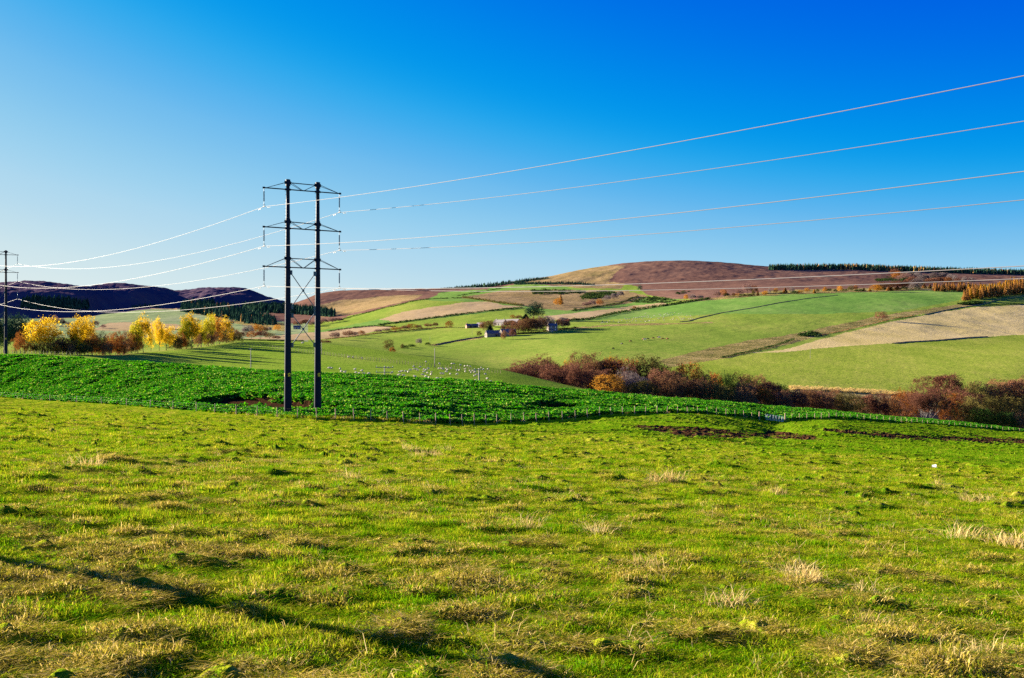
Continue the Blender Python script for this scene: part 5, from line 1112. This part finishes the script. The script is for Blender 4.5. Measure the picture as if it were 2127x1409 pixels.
upole('thin pole on the green slope left of the ruined barn', 981, 697, 685, 620, 0, r=.09)
upole('thin pole in the green field behind the gappy hedge', 893, 712, 699, 620, 0, r=.09)
upole('thin pole in the valley meadow left of the yellow trees', 228, 692, 680, 600, 0, r=.1)
# wire fence through the sheep pasture, and the one in front of the autumn trees
def px_fence(label, px, hgt, group, ymin_fn, step):
    X = np.arange(px[0][0], px[-1][0], step); V = np.interp(X, [p[0] for p in px], [p[1] for p in px])
    pts = [hit(a, b, ymin_fn(a)) for a, b in zip(X, V)]; c = pts[len(pts)//2]; root = empty('wire_fence', c); tag(root, label, 'fence', group)
    for p in pts[:100]:
        o = link(bpy.data.objects.new('post', pm1), root); o.location = p-c; o.rotation_euler = (R.uniform(-.05, .05), R.uniform(-.05, .05), R.rand()*6)
    mb = MB()
    for z in (.35, .7, 1.05): mb.path(np.array(pts)-c+np.array([0, 0, z]), .012, 4)
    mb.build('wire', [M_WIRE], root); return root
px_fence('thin wire fence crossing the valley sheep pasture', [(500,719),(560,724),(660,735.5),(740,746),(820,755),(900,763.5),(980,771),(1045,777)], 1.1, 'fences beyond the crop', lambda x: YR(x)+25, 6.0)
px_fence('dark wire fence at the foot of the autumn trees', [(2,737),(60,737.5),(120,739),(170,741)], 1.1, 'fences beyond the crop', lambda x: YR(x)+8, 8.0)

# ------------------------------------------------------------------ animals
def animal(verts, edges, radii, mats, split=None, sub=2):
    me = bpy.data.meshes.new('animal'); me.from_pydata(verts, edges, []); o = bpy.data.objects.new('animal', me); COL.objects.link(o)
    sk = o.modifiers.new('skin', 'SKIN'); sv = me.skin_vertices[0].data
    for i, r in enumerate(radii): sv[i].radius = (r, r) if isinstance(r, (int, float)) else r
    sv[0].use_root = True
    sb = o.modifiers.new('sub', 'SUBSURF'); sb.levels = sub
    dg_ = bpy.context.evaluated_depsgraph_get(); out = bpy.data.meshes.new_from_object(o.evaluated_get(dg_)); bpy.data.objects.remove(o)
    for m_ in mats: out.materials.append(m_)
    n = len(out.polygons); out.polygons.foreach_set('use_smooth', [True]*n)
    if split: out.polygons.foreach_set('material_index', [split(p.center) for p in out.polygons])
    return out
M_WOOL = leaf_mat('white_wool', [(.1, (.70, .64, .56)), (.9, (.82, .76, .68))], .4)
M_FACE = plain('dark_sheep_face', (.10, .08, .07), .8, var=.2)
def quad_graph(Lb, hb, rb, legs, neck, head, rl, rn, rh, tail):
    v = [(0, 0, hb), (Lb*.48, 0, hb+.01), (-Lb*.48, 0, hb), neck, head]; e = [(0, 1), (0, 2), (1, 3), (3, 4)]; r = [rb, rb*.88, rb*.9, rn, rh]
    muz = (head[0]+(head[0]-neck[0])*.55, 0, head[2]+(head[2]-neck[2])*.55-.03); v.append(muz); e.append((4, 5)); r.append(rh*.6)
    for sx, src in ((1, 1), (-1, 2)):
        for sy in (1, -1):
            i = len(v); x = sx*Lb*.46; v += [(x, sy*rb*.55, hb*.62), (x-sx*.02+(-.04 if sx < 0 else .01), sy*rb*.55, hb*.32), (x, sy*rb*.55, 0)]; e += [(src, i), (i, i+1), (i+1, i+2)]; r += [rl*1.7, rl, rl*.95]
    i = len(v); v += [(-Lb*.48-rb*.7, 0, hb+.02), (-Lb*.48-rb*.95, 0, hb-tail)]; e += [(2, i), (i, i+1)]; r += [rl*.9, rl*.7]
    for sy in (1, -1):
        i = len(v); v.append((head[0]-.03, sy*rh*1.7, head[2]+rh*.5)); e.append((4, i)); r.append(rh*.28)
    return v, e, r
LEG = .26
sp = lambda hx_: (lambda c: 1 if (c[0] > hx_ or c[2] < LEG) else 0)
SHEEP = [animal(*quad_graph(.62, .52, .25, 0, (.50, 0, .48), (.62, 0, .28), .045, .12, .085, .22), [M_WOOL, M_FACE], sp(.56)), animal(*quad_graph(.62, .54, .26, 0, (.48, 0, .72), (.62, 0, .84), .045, .12, .085, .22), [M_WOOL, M_FACE], sp(.56)), animal(*quad_graph(.66, .53, .25, 0, (.52, 0, .56), (.68, 0, .50), .045, .12, .085, .22), [M_WOOL, M_FACE], sp(.62))]
def sheep(x, v, ymin, label, group, s=1.25):
    p = hit(x, v, ymin); o = link(bpy.data.objects.new('sheep', SHEEP[R.randint(3)])); o.location = p-np.array([0, 0, .02]); o.scale = (s, s, s); o.rotation_euler = (0, 0, R.choice([0, math.pi])+R.randn()*.7); tag(o, label, 'sheep', group)
VS = [(245,125),(297,128),(403,140),(15,255),(45,257),(147,265),(160,295),(200,303),(318,272),(400,287),(330,310),(370,318),(425,322),(478,320),(708,250),(742,312),(745,352),(797,357),(843,300),(868,292),(910,292),(940,300),(965,278),(1003,237),(1008,266),(1035,268),(1050,278),(1082,240),(1123,270),(1147,278),(1175,260),(1125,300),(1165,312),(1212,305),(1205,330),(1110,333),(1143,353),(1008,350),(1022,357),(890,344),(830,335),(1180,366),(1170,384),(1275,376),(1320,375),(1297,260),(1330,260),(1345,264),(1380,264),(1437,258),(1395,275),(1382,297),(1325,320),(1345,320),(1430,324),(1505,326),(1145,180),(1305,202),(1445,203),(1470,203),(1548,218),(1598,230),(1632,227),(1662,233),(1790,247),(1810,270),(1867,265),(1512,280),(1536,280),(1603,267),(1603,296),(1657,285),(1690,287),(1717,282),(1713,303),(1672,305),(1740,330),(1710,346),(1838,325),(1858,378),(1723,400),(1900,412),(1625,410)]
HS = [(85,278),(100,245),(110,268),(140,268),(175,250),(192,268),(233,240),(310,248),(385,268),(405,240),(405,265),(458,232),(510,192),(525,200),(545,215),(570,200),(552,262),(612,258),(608,203),(648,240),(660,212),(678,182),(715,185),(740,178),(765,180),(785,165),(715,243),(730,243),(810,248),(828,165),(833,205),(852,160),(875,155),(893,103),(935,140),(952,155),(910,175),(945,183),(1000,182),(880,245),(895,250),(930,243),(955,235),(968,240),(1000,242),(1040,240),(1072,228),(1055,140),(1150,118),(1165,125),(1180,150),(1237,125),(1235,155),(1222,178),(1215,205),(1240,228),(1125,200),(1145,195),(1268,105),(1280,150),(1297,105),(1310,130),(1335,128),(1352,95),(1385,92),(1395,125),(1430,85),(1365,210),(1395,212),(1410,190),(1470,222),(1500,155),(1505,108),(1548,97),(1520,182),(1545,190),(1555,215),(1580,212),(1600,190),(1610,198),(1650,145),(1720,145),(1730,153),(1695,200),(1730,195),(1760,205),(1880,142)]
RS = [(1730,478),(1860,445),(1918,450),(1942,468),(1984,442),(2010,460),(2058,438),(2062,455),(2090,427),(2115,450)]
for k, (a, b) in enumerate(sorted((680+a/5.6, 720+b/5.6) for a, b in VS)): sheep(a, b+1.5, YR(a)+14, 'white sheep grazing in the valley pasture behind the crop, %s from the left' % ORD(k), 'sheep in the valley pasture', .82)
for a, b in HS: sheep(1240+a/8.86, 640+b/8.86+.8, 700, 'tiny white sheep in the crowded flock on the upper hill pasture', 'flock on the upper hill pasture', 1.35)
for k, (a, b) in enumerate(sorted((1500+a/3.39, 520+b/3.39) for a, b in RS)): sheep(a, b+.8, 700, 'white sheep on the pale stubble field at the right, %s from the left' % ORD(k), 'sheep on the stubble field', 1.2)
sheep(628, 715, YR(628)+60, 'lone white sheep in the pasture seen between the two pylon poles', 'sheep in the valley pasture')
M_BROWN = plain('red_brown_hide', (.26, .09, .035), .8, var=.2); M_BLACKH = plain('black_hide', (.02, .017, .016), .7, var=.2); M_CREAM = plain('cream_hide', (.62, .52, .42), .8, var=.1)
COW = animal(*quad_graph(1.35, 1.0, .40, 0, (1.05, 0, .95), (1.32, 0, .55), .075, .2, .15, .55), [M_BROWN], None)
CW = [(1040,780,'black','black cow standing lowest and leftmost of the cattle'),(1108,742,'black','dark cow uphill of the lowest black one'),(1175,722,'brown','red-brown cow alone left of the main cattle group'),(1278,705,'brown','brown cow at the left of the main cattle group'),(1288,707,'cream','cream cow close beside a brown one'),(1312,702,'black','dark cow in the middle of the cattle group'),(1358,697,'brown','red-brown cow right of the dark middle cow'),(1396,690,'brown','red-brown cow highest on the slope'),(1405,692,'cream','cream cow beside the highest brown one'),(1432,702,'brown','small red-brown cow second from the right'),(1467,702,'brown','red-brown cow rightmost of the cattle')]
for x, v, c, lab in CW:
    p = hit(1000+x/3.8, 520+v/3.8+1, 600); o = link(bpy.data.objects.new('cow', COW)); o.location = p; o.rotation_euler = (0, 0, R.choice([0, math.pi])+R.randn()*.5); o.scale = (1.15,)*3
    o.material_slots[0].link = 'OBJECT'; o.material_slots[0].material = dict(brown=M_BROWN, black=M_BLACKH, cream=M_CREAM)[c]; tag(o, lab+', on the green hillside', 'cow', 'cattle on the hillside')
